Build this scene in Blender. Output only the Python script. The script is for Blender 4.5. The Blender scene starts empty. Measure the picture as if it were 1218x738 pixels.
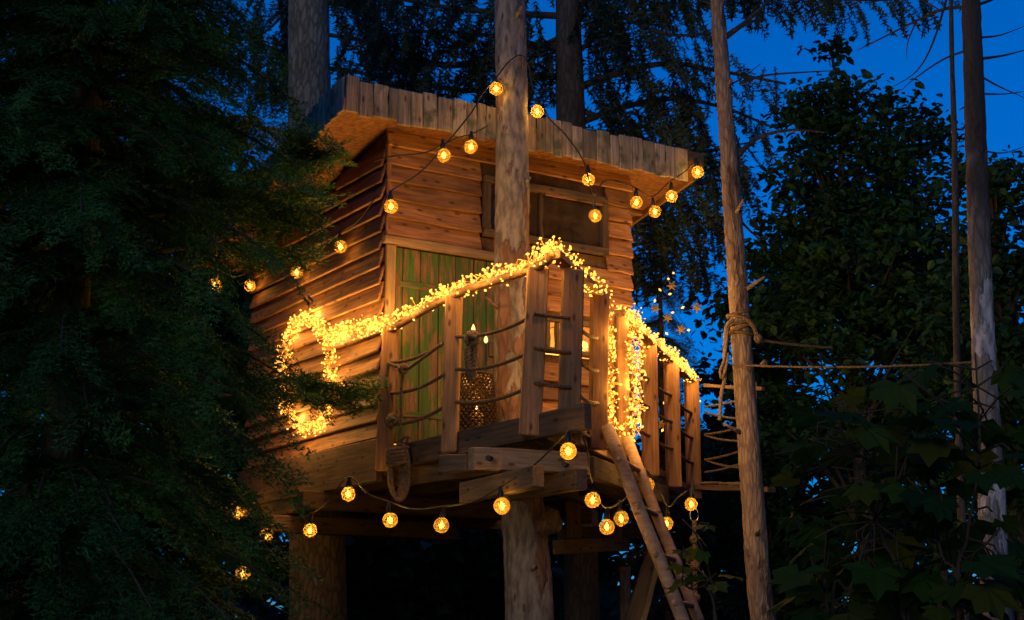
import bpy, bmesh, math, random
import numpy as np
from mathutils import Matrix, Vector

random.seed(7)
RNG = np.random.default_rng(11)
SC = bpy.context.scene
COL = SC.collection
R = math.radians

# ------------------------------------------------------------------ camera
FPX, PITCH, EYE = 1855.0, math.atan(411 / 1855.0), 1.6
cam = bpy.data.cameras.new('camera')
cam_o = bpy.data.objects.new('camera', cam)
COL.objects.link(cam_o)
cam.sensor_width = 36
cam.lens = 36 * FPX / 1218
cam.clip_end = 2000
cam_o.location = (0, 0, EYE)
cam_o.rotation_euler = (R(90) + PITCH, 0, 0)
SC.camera = cam_o

# ------------------------------------------------------------------ dusk sky, sun, exposure
SUN_EL, SUN_ROT = R(7.0), R(198)
world = bpy.data.worlds.new('World')
SC.world = world
world.use_nodes = True
nt = world.node_tree
sky = nt.nodes.new('ShaderNodeTexSky')
sky.sky_type = 'NISHITA'
sky.sun_disc = False
sky.sun_elevation = SUN_EL
sky.sun_rotation = SUN_ROT
sky.ozone_density = 9.5
sky.dust_density = 0.0
sky.air_density = 1.0
nt.links.new(sky.outputs[0], nt.nodes['Background'].inputs[0])
nt.nodes['Background'].inputs[1].default_value = 0.072
sun = bpy.data.lights.new('sun', 'SUN')
sun.energy = 0.22
sun.angle = R(14)
sun.color = (1, 0.85, 0.66)
sun_o = bpy.data.objects.new('sun', sun)
COL.objects.link(sun_o)
sd = Vector((math.sin(SUN_ROT) * math.cos(SUN_EL), math.cos(SUN_ROT) * math.cos(SUN_EL), math.sin(SUN_EL)))
sun_o.rotation_euler = sd.to_track_quat('Z', 'Y').to_euler()
vs = SC.view_settings
vs.view_transform = 'Standard'
vs.look = 'None'
vs.exposure = 1.2
vs.gamma = 1
vs.use_curve_mapping = False
SC.cycles.use_denoising = True
SC.cycles.max_bounces = 6
SC.cycles.transparent_max_bounces = 12
SC.cycles.sample_clamp_indirect = 4
SC.cycles.use_light_tree = True

# ------------------------------------------------------------------ layout helpers
def at(px, py, Y):
    """world point at depth Y that was measured at that spot of the photograph (1218 x 738)"""
    u, v = (px - 609) / FPX, (369 - py) / FPX
    d = Vector((u, math.cos(PITCH) - math.sin(PITCH) * v, math.sin(PITCH) + math.cos(PITCH) * v))
    return Vector((0, 0, EYE)) + d * (Y / d.y)

HA = R(32.4)
HC = Vector((-1.0188, 12.0, 3.0889))
MH = Matrix.Translation(HC) @ Matrix.Rotation(HA, 4, 'Z')
MHI = MH.inverted()
def H(x, y, z):
    return MH @ Vector((x, y, z))
EX, EY, EZ = Vector((math.cos(HA), math.sin(HA), 0)), Vector((-math.sin(HA), math.cos(HA), 0)), Vector((0, 0, 1))

WM = {}
def link(o, parent=None, M=None):
    COL.objects.link(o)
    M = Matrix.Identity(4) if M is None else M
    if parent is not None:
        o.parent = parent
        o.matrix_parent_inverse = WM[parent.name].inverted()
    o.matrix_basis = M
    WM[o.name] = M.copy()
    return o
def tag(o, label=None, cat=None, group=None, kind=None):
    if label: o['label'] = label
    if cat: o['category'] = cat
    if group: o['group'] = group
    if kind: o['kind'] = kind
    return o
def thing(name, label, cat, loc=(0, 0, 0), M=None, group=None):
    o = bpy.data.objects.new(name, None)
    o.empty_display_size = 0.1
    link(o, None, M if M is not None else Matrix.Translation(Vector(loc)))
    return tag(o, label, cat, group)
def mesh_obj(name, me, mat, parent=None, M=None, smooth=False):
    o = bpy.data.objects.new(name, me)
    if mat is not None and not me.materials:
        me.materials.append(mat)
    if smooth:
        me.polygons.foreach_set('use_smooth', [True] * len(me.polygons))
    return link(o, parent, M)
def from_bm(name, bm, mat, parent=None, M=None, smooth=False, recenter=True):
    """bmesh in world coordinates -> object whose origin sits at the middle of the mesh"""
    me = bpy.data.meshes.new(name)
    if M is None and recenter and len(bm.verts):
        co = [v.co for v in bm.verts]
        c = Vector([(min(p[i] for p in co) + max(p[i] for p in co)) / 2 for i in range(3)])
        bmesh.ops.translate(bm, verts=bm.verts, vec=-c)
        M = Matrix.Translation(c)
    bmesh.ops.recalc_face_normals(bm, faces=bm.faces)
    bm.to_mesh(me)
    bm.free()
    return mesh_obj(name, me, mat, parent, M, smooth)
def from_tris(name, T, mat, parent=None, center=None):
    """(n,3,3) triangles in world coordinates"""
    T = np.asarray(T, dtype=np.float64)
    c = Vector(center) if center is not None else Vector(T.reshape(-1, 3).mean(0))
    V = (T.reshape(-1, 3) - np.array(c)).astype(np.float32)
    n = len(V)
    me = bpy.data.meshes.new(name)
    me.vertices.add(n)
    me.vertices.foreach_set('co', V.ravel())
    me.loops.add(n)
    me.loops.foreach_set('vertex_index', np.arange(n, dtype=np.int32))
    me.polygons.add(n // 3)
    me.polygons.foreach_set('loop_start', np.arange(0, n, 3, dtype=np.int32))
    me.update(calc_edges=True)
    return mesh_obj(name, me, mat, parent, Matrix.Translation(c))

def frame(p0, p1, up):
    p0, p1, up = Vector(p0), Vector(p1), Vector(up)
    x = (p1 - p0).normalized()
    z = (up - x * up.dot(x)).normalized()
    y = z.cross(x)
    M = Matrix((x, y, z)).transposed().to_4x4()
    M.translation = (p0 + p1) / 2
    return M
def plank_mesh(L, t, w, bev=0.006, jit=0.0, seed=0, segs=1, bow=0.0):
    rnd = random.Random(seed)
    bm = bmesh.new()
    bmesh.ops.create_cube(bm, size=1)
    bmesh.ops.scale(bm, vec=(L, t, w), verts=bm.verts)
    if bev:
        bmesh.ops.bevel(bm, geom=list(bm.edges), offset=min(bev, t * .3, w * .3), segments=1, affect='EDGES')
    if segs > 1:
        for k in range(1, segs):
            x = -L / 2 + L * k / segs
            bmesh.ops.bisect_plane(bm, geom=list(bm.verts) + list(bm.edges) + list(bm.faces), plane_co=(x, 0, 0), plane_no=(1, 0, 0))
    if jit or bow:
        ph = rnd.uniform(0, 6)
        for v in bm.verts:
            e = v.co.x / max(L, .01)
            v.co.z += jit * math.sin(e * 7 + ph + (2 if v.co.z > 0 else 0)) + rnd.uniform(-1, 1) * jit * .25
            v.co.y += jit * .6 * math.sin(e * 5 + ph * 2) + bow * (1 - 4 * e * e)
    bmesh.ops.recalc_face_normals(bm, faces=bm.faces)
    me = bpy.data.meshes.new('plank')
    bm.to_mesh(me)
    bm.free()
    return me
_seed = [0]
def board(name, p0, p1, w, t, mat, parent, up=(0, 0, 1), bev=.006, jit=.003, segs=3, bow=0.0):
    """a sawn board from p0 to p1: w along 'up', t across"""
    _seed[0] += 1
    L = (Vector(p1) - Vector(p0)).length
    return mesh_obj(name, plank_mesh(L, t, w, bev, jit, _seed[0], segs, bow), mat, parent, frame(p0, p1, up))

def tube_bm(bm, pts, rad, n=8, cap=True):
    pts = [Vector(p) for p in pts]
    if not hasattr(rad, '__len__'):
        rad = [rad] * len(pts)
    rings = []
    ref = Vector((0.31, 0.95, 0.05)).normalized()
    for i, p in enumerate(pts):
        d = (pts[min(i + 1, len(pts) - 1)] - pts[max(i - 1, 0)])
        if d.length < 1e-9: d = Vector((0, 0, 1))
        d.normalize()
        a = ref - d * ref.dot(d)
        if a.length < .1:
            ref = Vector((.9, -.2, .4)); a = ref - d * ref.dot(d)
        a.normalize()
        ref = a
        b = d.cross(a)
        rings.append([bm.verts.new(p + (a * math.cos(2 * math.pi * k / n) + b * math.sin(2 * math.pi * k / n)) * rad[i]) for k in range(n)])
    for r0, r1 in zip(rings, rings[1:]):
        for k in range(n):
            bm.faces.new((r0[k], r0[(k + 1) % n], r1[(k + 1) % n], r1[k]))
    if cap:
        bm.faces.new(rings[0][::-1]); bm.faces.new(rings[-1])
    return rings
def spline(pts, n=8):
    """Catmull-Rom through points"""
    P = [Vector(p) for p in pts]
    if len(P) < 3:
        return [P[0].lerp(P[-1], k / n) for k in range(n + 1)]
    Q = [2 * P[0] - P[1]] + P + [2 * P[-1] - P[-2]]
    out = []
    for i in range(1, len(Q) - 2):
        a, b, c, d = Q[i - 1:i + 3]
        for k in range(n):
            t = k / n
            out.append(.5 * ((2 * b) + (c - a) * t + (2 * a - 5 * b + 4 * c - d) * t * t + (3 * b - a - 3 * c + d) * t ** 3))
    out.append(P[-1])
    return out
def tube(name, pts, rad, mat, parent, n=8):
    bm = bmesh.new()
    tube_bm(bm, pts, rad, n)
    return from_bm(name, bm, mat, parent, smooth=True)
def sag(p0, p1, s, n=12):
    p0, p1 = Vector(p0), Vector(p1)
    return [p0.lerp(p1, k / n) - Vector((0, 0, s * 4 * (k / n) * (1 - k / n))) for k in range(n + 1)]
def twisted_rope(name, pts, rad, mat, parent, pitch=.045):
    """three strands laid round a centre line"""
    P = [Vector(p) for p in pts]
    L = [0]
    for a, b in zip(P, P[1:]): L.append(L[-1] + (b - a).length)
    n = max(6, int(L[-1] / (pitch / 6)))
    n = min(n, 160)
    cl = []
    for k in range(n + 1):
        s = L[-1] * k / n
        i = max(j for j in range(len(L)) if L[j] <= s + 1e-9)
        i = min(i, len(P) - 2)
        cl.append(P[i].lerp(P[i + 1], (s - L[i]) / max(L[i + 1] - L[i], 1e-9)))
    bm = bmesh.new()
    for st in range(3):
        q = []
        for k, p in enumerate(cl):
            d = (cl[min(k + 1, n)] - cl[max(k - 1, 0)]).normalized()
            a = d.cross(Vector((.2, .9, .37))).normalized(); b = d.cross(a)
            an = 2 * math.pi * (k * L[-1] / n / pitch + st / 3)
            q.append(p + (a * math.cos(an) + b * math.sin(an)) * rad * .5)
        tube_bm(bm, q, rad * .58, 5)
    return from_bm(name, bm, mat, parent, smooth=True)

# ------------------------------------------------------------------ materials
def mat(name):
    m = bpy.data.materials.new(name)
    m.use_nodes = True
    n = m.node_tree.nodes
    return m, n, m.node_tree.links, n['Principled BSDF']
def ramp(n, stops, interp='LINEAR'):
    r = n.new('ShaderNodeValToRGB')
    r.color_ramp.interpolation = interp
    e = r.color_ramp.elements
    while len(e) < len(stops): e.new(.5)
    for k, (p, c) in enumerate(stops):
        e[k].position = p
        e[k].color = (*c, 1) if len(c) == 3 else c
    return r
def coords(n, l, scale, rnd=True, space='Object'):
    tc = n.new('ShaderNodeTexCoord')
    mp = n.new('ShaderNodeMapping')
    mp.inputs['Scale'].default_value = scale
    l.new(tc.outputs[space], mp.inputs[0])
    if rnd:
        oi = n.new('ShaderNodeObjectInfo')
        mu = n.new('ShaderNodeMath'); mu.operation = 'MULTIPLY'; mu.inputs[1].default_value = 57.0
        l.new(oi.outputs['Random'], mu.inputs[0])
        l.new(mu.outputs[0], mp.inputs['Location'])
        return mp, oi
    return mp, None
def wood(name, dark, light, vary=.35, rough=.75, grain=26, knots=True, bump=.35, stain=None):
    m, n, l, b = mat(name)
    mp, oi = coords(n, l, (1.6, grain, grain))
    no = n.new('ShaderNodeTexNoise'); no.inputs['Scale'].default_value = 1.6; no.inputs['Detail'].default_value = 8; no.inputs['Roughness'].default_value = .65; no.inputs['Distortion'].default_value = .6
    l.new(mp.outputs[0], no.inputs['Vector'])
    r = ramp(n, [(.34, dark), (.66, light)])
    l.new(no.outputs['Fac'], r.inputs[0])
    col = r.outputs[0]
    mp2, _ = coords(n, l, (3.0, 8, 8))
    big = n.new('ShaderNodeTexNoise'); big.inputs['Scale'].default_value = .8; big.inputs['Detail'].default_value = 4
    l.new(mp2.outputs[0], big.inputs['Vector'])
    def mul(col, fac_socket, lo, hi):
        mr = n.new('ShaderNodeMapRange'); mr.inputs[1].default_value = .25; mr.inputs[2].default_value = .75
        mr.inputs[3].default_value = lo; mr.inputs[4].default_value = hi
        l.new(fac_socket, mr.inputs[0])
        mx = n.new('ShaderNodeMix'); mx.data_type = 'RGBA'; mx.blend_type = 'MULTIPLY'; mx.inputs[0].default_value = 1
        l.new(col, mx.inputs[6]); l.new(mr.outputs[0], mx.inputs[7])
        return mx.outputs[2]
    col = mul(col, big.outputs['Fac'], .6, 1.2)
    mr = n.new('ShaderNodeMapRange'); mr.inputs[3].default_value = 1 - vary; mr.inputs[4].default_value = 1 + vary
    l.new(oi.outputs['Random'], mr.inputs[0])
    mx = n.new('ShaderNodeMix'); mx.data_type = 'RGBA'; mx.blend_type = 'MULTIPLY'; mx.inputs[0].default_value = 1
    l.new(col, mx.inputs[6]); l.new(mr.outputs[0], mx.inputs[7])
    col = mx.outputs[2]
    if knots:
        mp3, _ = coords(n, l, (3.4, 9, 8))
        sx = n.new('ShaderNodeSeparateXYZ'); cx = n.new('ShaderNodeCombineXYZ')
        l.new(mp3.outputs[0], sx.inputs[0]); l.new(sx.outputs['X'], cx.inputs['X']); l.new(sx.outputs['Z'], cx.inputs['Y'])
        vo = n.new('ShaderNodeTexVoronoi'); vo.inputs['Scale'].default_value = 1; vo.voronoi_dimensions = '2D'
        l.new(cx.outputs[0], vo.inputs['Vector'])
        kr = ramp(n, [(.045, (.12, .08, .06)), (.13, (1, 1, 1))])
        l.new(vo.outputs['Distance'], kr.inputs[0])
        mx = n.new('ShaderNodeMix'); mx.data_type = 'RGBA'; mx.blend_type = 'MULTIPLY'; mx.inputs[0].default_value = .8
        l.new(col, mx.inputs[6]); l.new(kr.outputs[0], mx.inputs[7])
        col = mx.outputs[2]
    if stain:
        mp4, _ = coords(n, l, (5, 5, 5))
        sn = n.new('ShaderNodeTexNoise'); sn.inputs['Scale'].default_value = 1.3; sn.inputs['Detail'].default_value = 6
        l.new(mp4.outputs[0], sn.inputs['Vector'])
        sr = ramp(n, [(.52, (0, 0, 0)), (.66, (1, 1, 1))])
        l.new(sn.outputs['Fac'], sr.inputs[0])
        mx = n.new('ShaderNodeMix'); mx.data_type = 'RGBA'
        l.new(sr.outputs[0], mx.inputs[0]); l.new(col, mx.inputs[6]); mx.inputs[7].default_value = (*stain, 1)
        col = mx.outputs[2]
    l.new(col, b.inputs['Base Color'])
    b.inputs['Roughness'].default_value = rough
    bp = n.new('ShaderNodeBump'); bp.inputs['Strength'].default_value = bump; bp.inputs['Distance'].default_value = .01
    l.new(no.outputs['Fac'], bp.inputs['Height']); l.new(bp.outputs[0], b.inputs['Normal'])
    return m
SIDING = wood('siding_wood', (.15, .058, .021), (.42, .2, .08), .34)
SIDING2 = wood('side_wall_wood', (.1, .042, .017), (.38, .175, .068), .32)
FASCIA = wood('weathered_grey_wood', (.15, .115, .08), (.42, .34, .25), .3, .9, 34, True, .5, stain=(.09, .1, .06))
POSTW = wood('planed_post_wood', (.2, .09, .033), (.42, .22, .09), .18)
BEAM = wood('rough_beam_wood', (.07, .042, .024), (.18, .11, .06), .25, .85)
LIGHTW = wood('pale_sawn_wood', (.2, .12, .06), (.38, .25, .14), .15)
FLOORW = wood('deck_wood', (.1, .065, .04), (.22, .15, .09), .25, .85)
ROOFB = wood('batten_wood', (.2, .1, .045), (.36, .2, .1), .2)
LADDERW = wood('ladder_log_wood', (.27, .16, .085), (.45, .29, .17), .12)

def simple(name, color, rough=.6, metal=0.0):
    m, n, l, b = mat(name)
    b.inputs['Base Color'].default_value = (*color, 1)
    b.inputs['Roughness'].default_value = rough
    b.inputs['Metallic'].default_value = metal
    return m
def noisy(name, c0, c1, scale=8, rough=.8, bump=.3, stretch=(1, 1, 1), lo=.35, hi=.65, dist=.01):
    m, n, l, b = mat(name)
    mp, _ = coords(n, l, stretch)
    no = n.new('ShaderNodeTexNoise'); no.inputs['Scale'].default_value = scale; no.inputs['Detail'].default_value = 8
    l.new(mp.outputs[0], no.inputs['Vector'])
    r = ramp(n, [(lo, c0), (hi, c1)])
    l.new(no.outputs['Fac'], r.inputs[0]); l.new(r.outputs[0], b.inputs['Base Color'])
    b.inputs['Roughness'].default_value = rough
    bp = n.new('ShaderNodeBump'); bp.inputs['Strength'].default_value = bump; bp.inputs['Distance'].default_value = dist
    l.new(no.outputs['Fac'], bp.inputs['Height']); l.new(bp.outputs[0], b.inputs['Normal'])
    return m
ROPE = noisy('hemp_rope', (.07, .045, .024), (.18, .12, .062), 60, .9)
ROPEP = noisy('pale_rope', (.15, .1, .05), (.3, .21, .11), 60, .9)
ROPED = noisy('dark_rope', (.07, .04, .02), (.17, .1, .05), 60, .9)
CABLE = simple('black_rubber_cable', (.012, .011, .01), .5)
METAL = simple('dark_iron', (.05, .045, .04), .45, .8)
FELT = noisy('roofing_felt', (.02, .02, .02), (.05, .05, .045), 30, .95)
OSB = noisy('chipboard_soffit', (.11, .042, .016), (.26, .105, .04), 22, .8, .2, (1, 2, 1))
SHEATH = noisy('dark_sheathing', (.06, .03, .015), (.13, .065, .03), 9, .9)
INNER = wood('interior_panel_wood', (.4, .26, .13), (.6, .42, .22), .1, knots=False)
FLAME_C = (1.0, .52, .13)

def green_paint():
    m, n, l, b = mat('peeling_green_paint')
    mp, oi = coords(n, l, (2.2, 12, 12))
    no = n.new('ShaderNodeTexNoise'); no.inputs['Scale'].default_value = 1.5; no.inputs['Detail'].default_value = 9; no.inputs['Roughness'].default_value = .7
    l.new(mp.outputs[0], no.inputs['Vector'])
    r = ramp(n, [(.45, (.055, .125, .022)), (.5, (.08, .12, .03)), (.53, (.18, .1, .05)), (.8, (.33, .19, .095))])
    l.new(no.outputs['Fac'], r.inputs[0])
    mp2, _ = coords(n, l, (2, 60, 60))
    n2 = n.new('ShaderNodeTexNoise'); n2.inputs['Scale'].default_value = 2; n2.inputs['Detail'].default_value = 6
    l.new(mp2.outputs[0], n2.inputs['Vector'])
    mr = n.new('ShaderNodeMapRange'); mr.inputs[1].default_value = .3; mr.inputs[2].default_value = .7; mr.inputs[3].default_value = .55; mr.inputs[4].default_value = 1.2
    l.new(n2.outputs['Fac'], mr.inputs[0])
    mx = n.new('ShaderNodeMix'); mx.data_type = 'RGBA'; mx.blend_type = 'MULTIPLY'; mx.inputs[0].default_value = 1
    l.new(r.outputs[0], mx.inputs[6]); l.new(mr.outputs[0], mx.inputs[7]); l.new(mx.outputs[2], b.inputs['Base Color'])
    b.inputs['Roughness'].default_value = .7
    bp = n.new('ShaderNodeBump'); bp.inputs['Strength'].default_value = .5; bp.inputs['Distance'].default_value = .006
    l.new(no.outputs['Fac'], bp.inputs['Height']); l.new(bp.outputs[0], b.inputs['Normal'])
    return m
GREEN = green_paint()

def bark(name, c0, c1, crack, patch=None, scale=7, bump=1.0, cut=(.47, .53), zs=.35, zmid=None):
    m, n, l, b = mat(name)
    mp, _ = coords(n, l, (scale, scale, scale * zs))
    no = n.new('ShaderNodeTexNoise'); no.inputs['Scale'].default_value = 1; no.inputs['Detail'].default_value = 9; no.inputs['Roughness'].default_value = .68
    l.new(mp.outputs[0], no.inputs['Vector'])
    r = ramp(n, [(.3, c0), (.7, c1)])
    l.new(no.outputs['Fac'], r.inputs[0])
    col = r.outputs[0]
    vo = n.new('ShaderNodeTexVoronoi'); vo.feature = 'DISTANCE_TO_EDGE'; vo.inputs['Scale'].default_value = 4.2
    mpv, _ = coords(n, l, (scale, scale, scale * zs * .8))
    ad = n.new('ShaderNodeMix'); ad.data_type = 'VECTOR'; ad.inputs[0].default_value = .42
    l.new(mpv.outputs[0], ad.inputs[4]); l.new(no.outputs['Color'], ad.inputs[5]); l.new(ad.outputs[1], vo.inputs['Vector'])
    cr = ramp(n, [(.0, (.35, .35, .35)), (.2, (1, 1, 1))])
    l.new(vo.outputs['Distance'], cr.inputs[0])
    mx = n.new('ShaderNodeMix'); mx.data_type = 'RGBA'
    l.new(cr.outputs[0], mx.inputs[0]); mx.inputs[6].default_value = (*crack, 1); l.new(col, mx.inputs[7])
    col = mx.outputs[2]
    hs = n.new('ShaderNodeMath'); hs.operation = 'MULTIPLY_ADD'; hs.inputs[1].default_value = .35
    l.new(cr.outputs[0], hs.inputs[0]); l.new(no.outputs['Fac'], hs.inputs[2])
    height = hs.outputs[0]
    if patch:
        pm, _ = coords(n, l, (3.4, 3.4, 1.1))
        pn = n.new('ShaderNodeTexNoise'); pn.inputs['Scale'].default_value = 1; pn.inputs['Detail'].default_value = 6; pn.inputs['Roughness'].default_value = .6
        l.new(pm.outputs[0], pn.inputs['Vector'])
        pr = ramp(n, [(cut[0], (0, 0, 0)), (cut[1], (1, 1, 1))])
        if zmid:
            ge = n.new('ShaderNodeNewGeometry'); sz = n.new('ShaderNodeSeparateXYZ')
            l.new(ge.outputs['Position'], sz.inputs[0])
            s1 = n.new('ShaderNodeMath'); s1.operation = 'SUBTRACT'; s1.inputs[1].default_value = zmid
            s2 = n.new('ShaderNodeMath'); s2.operation = 'ABSOLUTE'
            s3 = n.new('ShaderNodeMapRange'); s3.inputs[1].default_value = .5; s3.inputs[2].default_value = 1.7; s3.inputs[3].default_value = -.03; s3.inputs[4].default_value = .13
            s4 = n.new('ShaderNodeMath'); s4.operation = 'ADD'
            l.new(sz.outputs['Z'], s1.inputs[0]); l.new(s1.outputs[0], s2.inputs[0]); l.new(s2.outputs[0], s3.inputs[0])
            l.new(s3.outputs[0], s4.inputs[0]); l.new(pn.outputs['Fac'], s4.inputs[1]); l.new(s4.outputs[0], pr.inputs[0])
        else:
            l.new(pn.outputs['Fac'], pr.inputs[0])
        fn = n.new('ShaderNodeTexNoise'); fn.inputs['Scale'].default_value = 3; fn.inputs['Detail'].default_value = 7
        l.new(mp.outputs[0], fn.inputs['Vector'])
        fr = ramp(n, [(.36, tuple(c * .4 for c in patch)), (.6, patch)])
        l.new(fn.outputs['Fac'], fr.inputs[0])
        # small dark pits in the bare wood
        pv = n.new('ShaderNodeTexVoronoi'); pv.inputs['Scale'].default_value = 1.6
        l.new(mp.outputs[0], pv.inputs['Vector'])
        pk = ramp(n, [(.1, (.15, .12, .1)), (.18, (1, 1, 1))])
        l.new(pv.outputs['Distance'], pk.inputs[0])
        m3 = n.new('ShaderNodeMix'); m3.data_type = 'RGBA'; m3.blend_type = 'MULTIPLY'; m3.inputs[0].default_value = .7
        l.new(fr.outputs[0], m3.inputs[6]); l.new(pk.outputs[0], m3.inputs[7])
        m2 = n.new('ShaderNodeMix'); m2.data_type = 'RGBA'
        l.new(pr.outputs[0], m2.inputs[0]); l.new(col, m2.inputs[6]); l.new(m3.outputs[2], m2.inputs[7])
        col = m2.outputs[2]
        mm = n.new('ShaderNodeMath'); mm.operation = 'SUBTRACT'
        ms = n.new('ShaderNodeMath'); ms.operation = 'MULTIPLY'; ms.inputs[1].default_value = .8
        l.new(pr.outputs[0], ms.inputs[0]); l.new(height, mm.inputs[0]); l.new(ms.outputs[0], mm.inputs[1])
        height = mm.outputs[0]
    l.new(col, b.inputs['Base Color'])
    b.inputs['Roughness'].default_value = .9
    bp = n.new('ShaderNodeBump'); bp.inputs['Strength'].default_value = bump; bp.inputs['Distance'].default_value = .02
    l.new(height, bp.inputs['Height']); l.new(bp.outputs[0], b.inputs['Normal'])
    return m
def pale_base(m):
    # the pale bark belongs to the lower trunk, the upper trunk is dark
    n, l = m.node_tree.nodes, m.node_tree.links
    b = n['Principled BSDF']
    src = b.inputs['Base Color'].links[0].from_socket
    ge = n.new('ShaderNodeNewGeometry'); sx = n.new('ShaderNodeSeparateXYZ')
    l.new(ge.outputs['Position'], sx.inputs[0])
    no = n.new('ShaderNodeTexNoise'); no.inputs['Scale'].default_value = 3
    l.new(ge.outputs['Position'], no.inputs['Vector'])
    ad = n.new('ShaderNodeMath'); ad.operation = 'MULTIPLY_ADD'; ad.inputs[1].default_value = 1.6
    l.new(no.outputs['Fac'], ad.inputs[0]); l.new(sx.outputs['Z'], ad.inputs[2])
    mr = n.new('ShaderNodeMapRange'); mr.inputs[1].default_value = 4.7; mr.inputs[2].default_value = 5.9
    l.new(ad.outputs[0], mr.inputs[0])
    mx = n.new('ShaderNodeMix'); mx.data_type = 'RGBA'; mx.inputs[7].default_value = (.05, .04, .033, 1)
    l.new(mr.outputs[0], mx.inputs[0]); l.new(src, mx.inputs[6]); l.new(mx.outputs[2], b.inputs['Base Color'])
    return m
BARK_C = bark('half_stripped_pine_bark', (.15, .075, .045), (.27, .15, .09), (.09, .045, .03), patch=(.3, .25, .2), cut=(.52, .545), zmid=4.1)
BARK_L = bark('spruce_bark', (.2, .155, .1), (.4, .32, .21), (.05, .04, .03), scale=9)
BARK_D = bark('dark_bark', (.05, .04, .03), (.11, .085, .06), (.02, .017, .013), scale=8)
BARK_R = bark('young_tree_bark', (.2, .14, .09), (.38, .28, .19), (.1, .06, .04), scale=12, zs=.25, patch=(.14, .085, .055), cut=(.56, .6))
BARK_W = pale_base(bark('pale_flaking_bark', (.2, .17, .14), (.34, .3, .26), (.09, .07, .05), patch=(.6, .58, .56), scale=8, cut=(.5, .53)))
TWIG = simple('twig_bark', (.045, .034, .024), .9)

def foliage(name, c0, c1, tip=None, trans=.0, scale=1.6, rough=.6):
    m, n, l, b = mat(name)
    tc = n.new('ShaderNodeTexCoord')
    no = n.new('ShaderNodeTexNoise'); no.inputs['Scale'].default_value = scale; no.inputs['Detail'].default_value = 5
    l.new(tc.outputs['Object'], no.inputs['Vector'])
    ge = n.new('ShaderNodeNewGeometry')
    ad = n.new('ShaderNodeMath'); ad.operation = 'MULTIPLY_ADD'; ad.inputs[1].default_value = .3
    l.new(ge.outputs['Random Per Island'], ad.inputs[0]); l.new(no.outputs['Fac'], ad.inputs[2])
    st = [(.45, c0), (.85, c1)] + ([(.97, tip)] if tip else [])
    r = ramp(n, st)
    l.new(ad.outputs[0], r.inputs[0])
    l.new(r.outputs[0], b.inputs['Base Color'])
    b.inputs['Roughness'].default_value = rough
    b.inputs['Specular IOR Level'].default_value = .25
    if trans:
        tr = n.new('ShaderNodeBsdfTranslucent')
        l.new(r.outputs[0], tr.inputs[0])
        ms = n.new('ShaderNodeMixShader'); ms.inputs[0].default_value = trans
        l.new(b.outputs[0], ms.inputs[1]); l.new(tr.outputs[0], ms.inputs[2])
        l.new(ms.outputs[0], n['Material Output'].inputs[0])
    return m
NEEDLE = foliage('conifer_needles', (.012, .06, .014), (.045, .16, .03), (.11, .18, .04), trans=.15)
NEEDLE_B = foliage('spruce_needles', (.02, .035, .02), (.045, .065, .03), trans=.1)
LEAF_B = foliage('tree_leaves', (.014, .048, .018), (.03, .1, .03), trans=.25, scale=1.0)
LEAF_F = foliage('woodland_leaves', (.02, .04, .015), (.045, .075, .025), trans=.2, scale=.6)

def maple_mat():
    m, n, l, b = mat('maple_leaf_green')
    oi = n.new('ShaderNodeObjectInfo')
    r = ramp(n, [(0, (.012, .05, .012)), (.6, (.03, .085, .012)), (1, (.07, .09, .014))])
    l.new(oi.outputs['Random'], r.inputs[0])
    l.new(r.outputs[0], b.inputs['Base Color'])
    b.inputs['Roughness'].default_value = .75
    b.inputs['Specular IOR Level'].default_value = .15
    tr = n.new('ShaderNodeBsdfTranslucent')
    l.new(r.outputs[0], tr.inputs[0])
    ms = n.new('ShaderNodeMixShader'); ms.inputs[0].default_value = .45
    l.new(b.outputs[0], ms.inputs[1]); l.new(tr.outputs[0], ms.inputs[2])
    l.new(ms.outputs[0], n['Material Output'].inputs[0])
    return m
MAPLE = maple_mat()

def emit(name, color, strength, sample=False):
    m = bpy.data.materials.new(name)
    m.use_nodes = True
    n = m.node_tree.nodes
    n.clear()
    e = n.new('ShaderNodeEmission'); e.inputs[0].default_value = (*color, 1); e.inputs[1].default_value = strength
    o = n.new('ShaderNodeOutputMaterial')
    m.node_tree.links.new(e.outputs[0], o.inputs[0])
    m.cycles.emission_sampling = 'FRONT' if sample else 'NONE'
    return m
LED = emit('fairy_led', (1, .42, .055), 1.5)
FILAMENT = emit('glowing_filament', (1, .55, .14), 3.6)
FLAME = emit('candle_flame_led', (1, .5, .14), 1.6)

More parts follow.
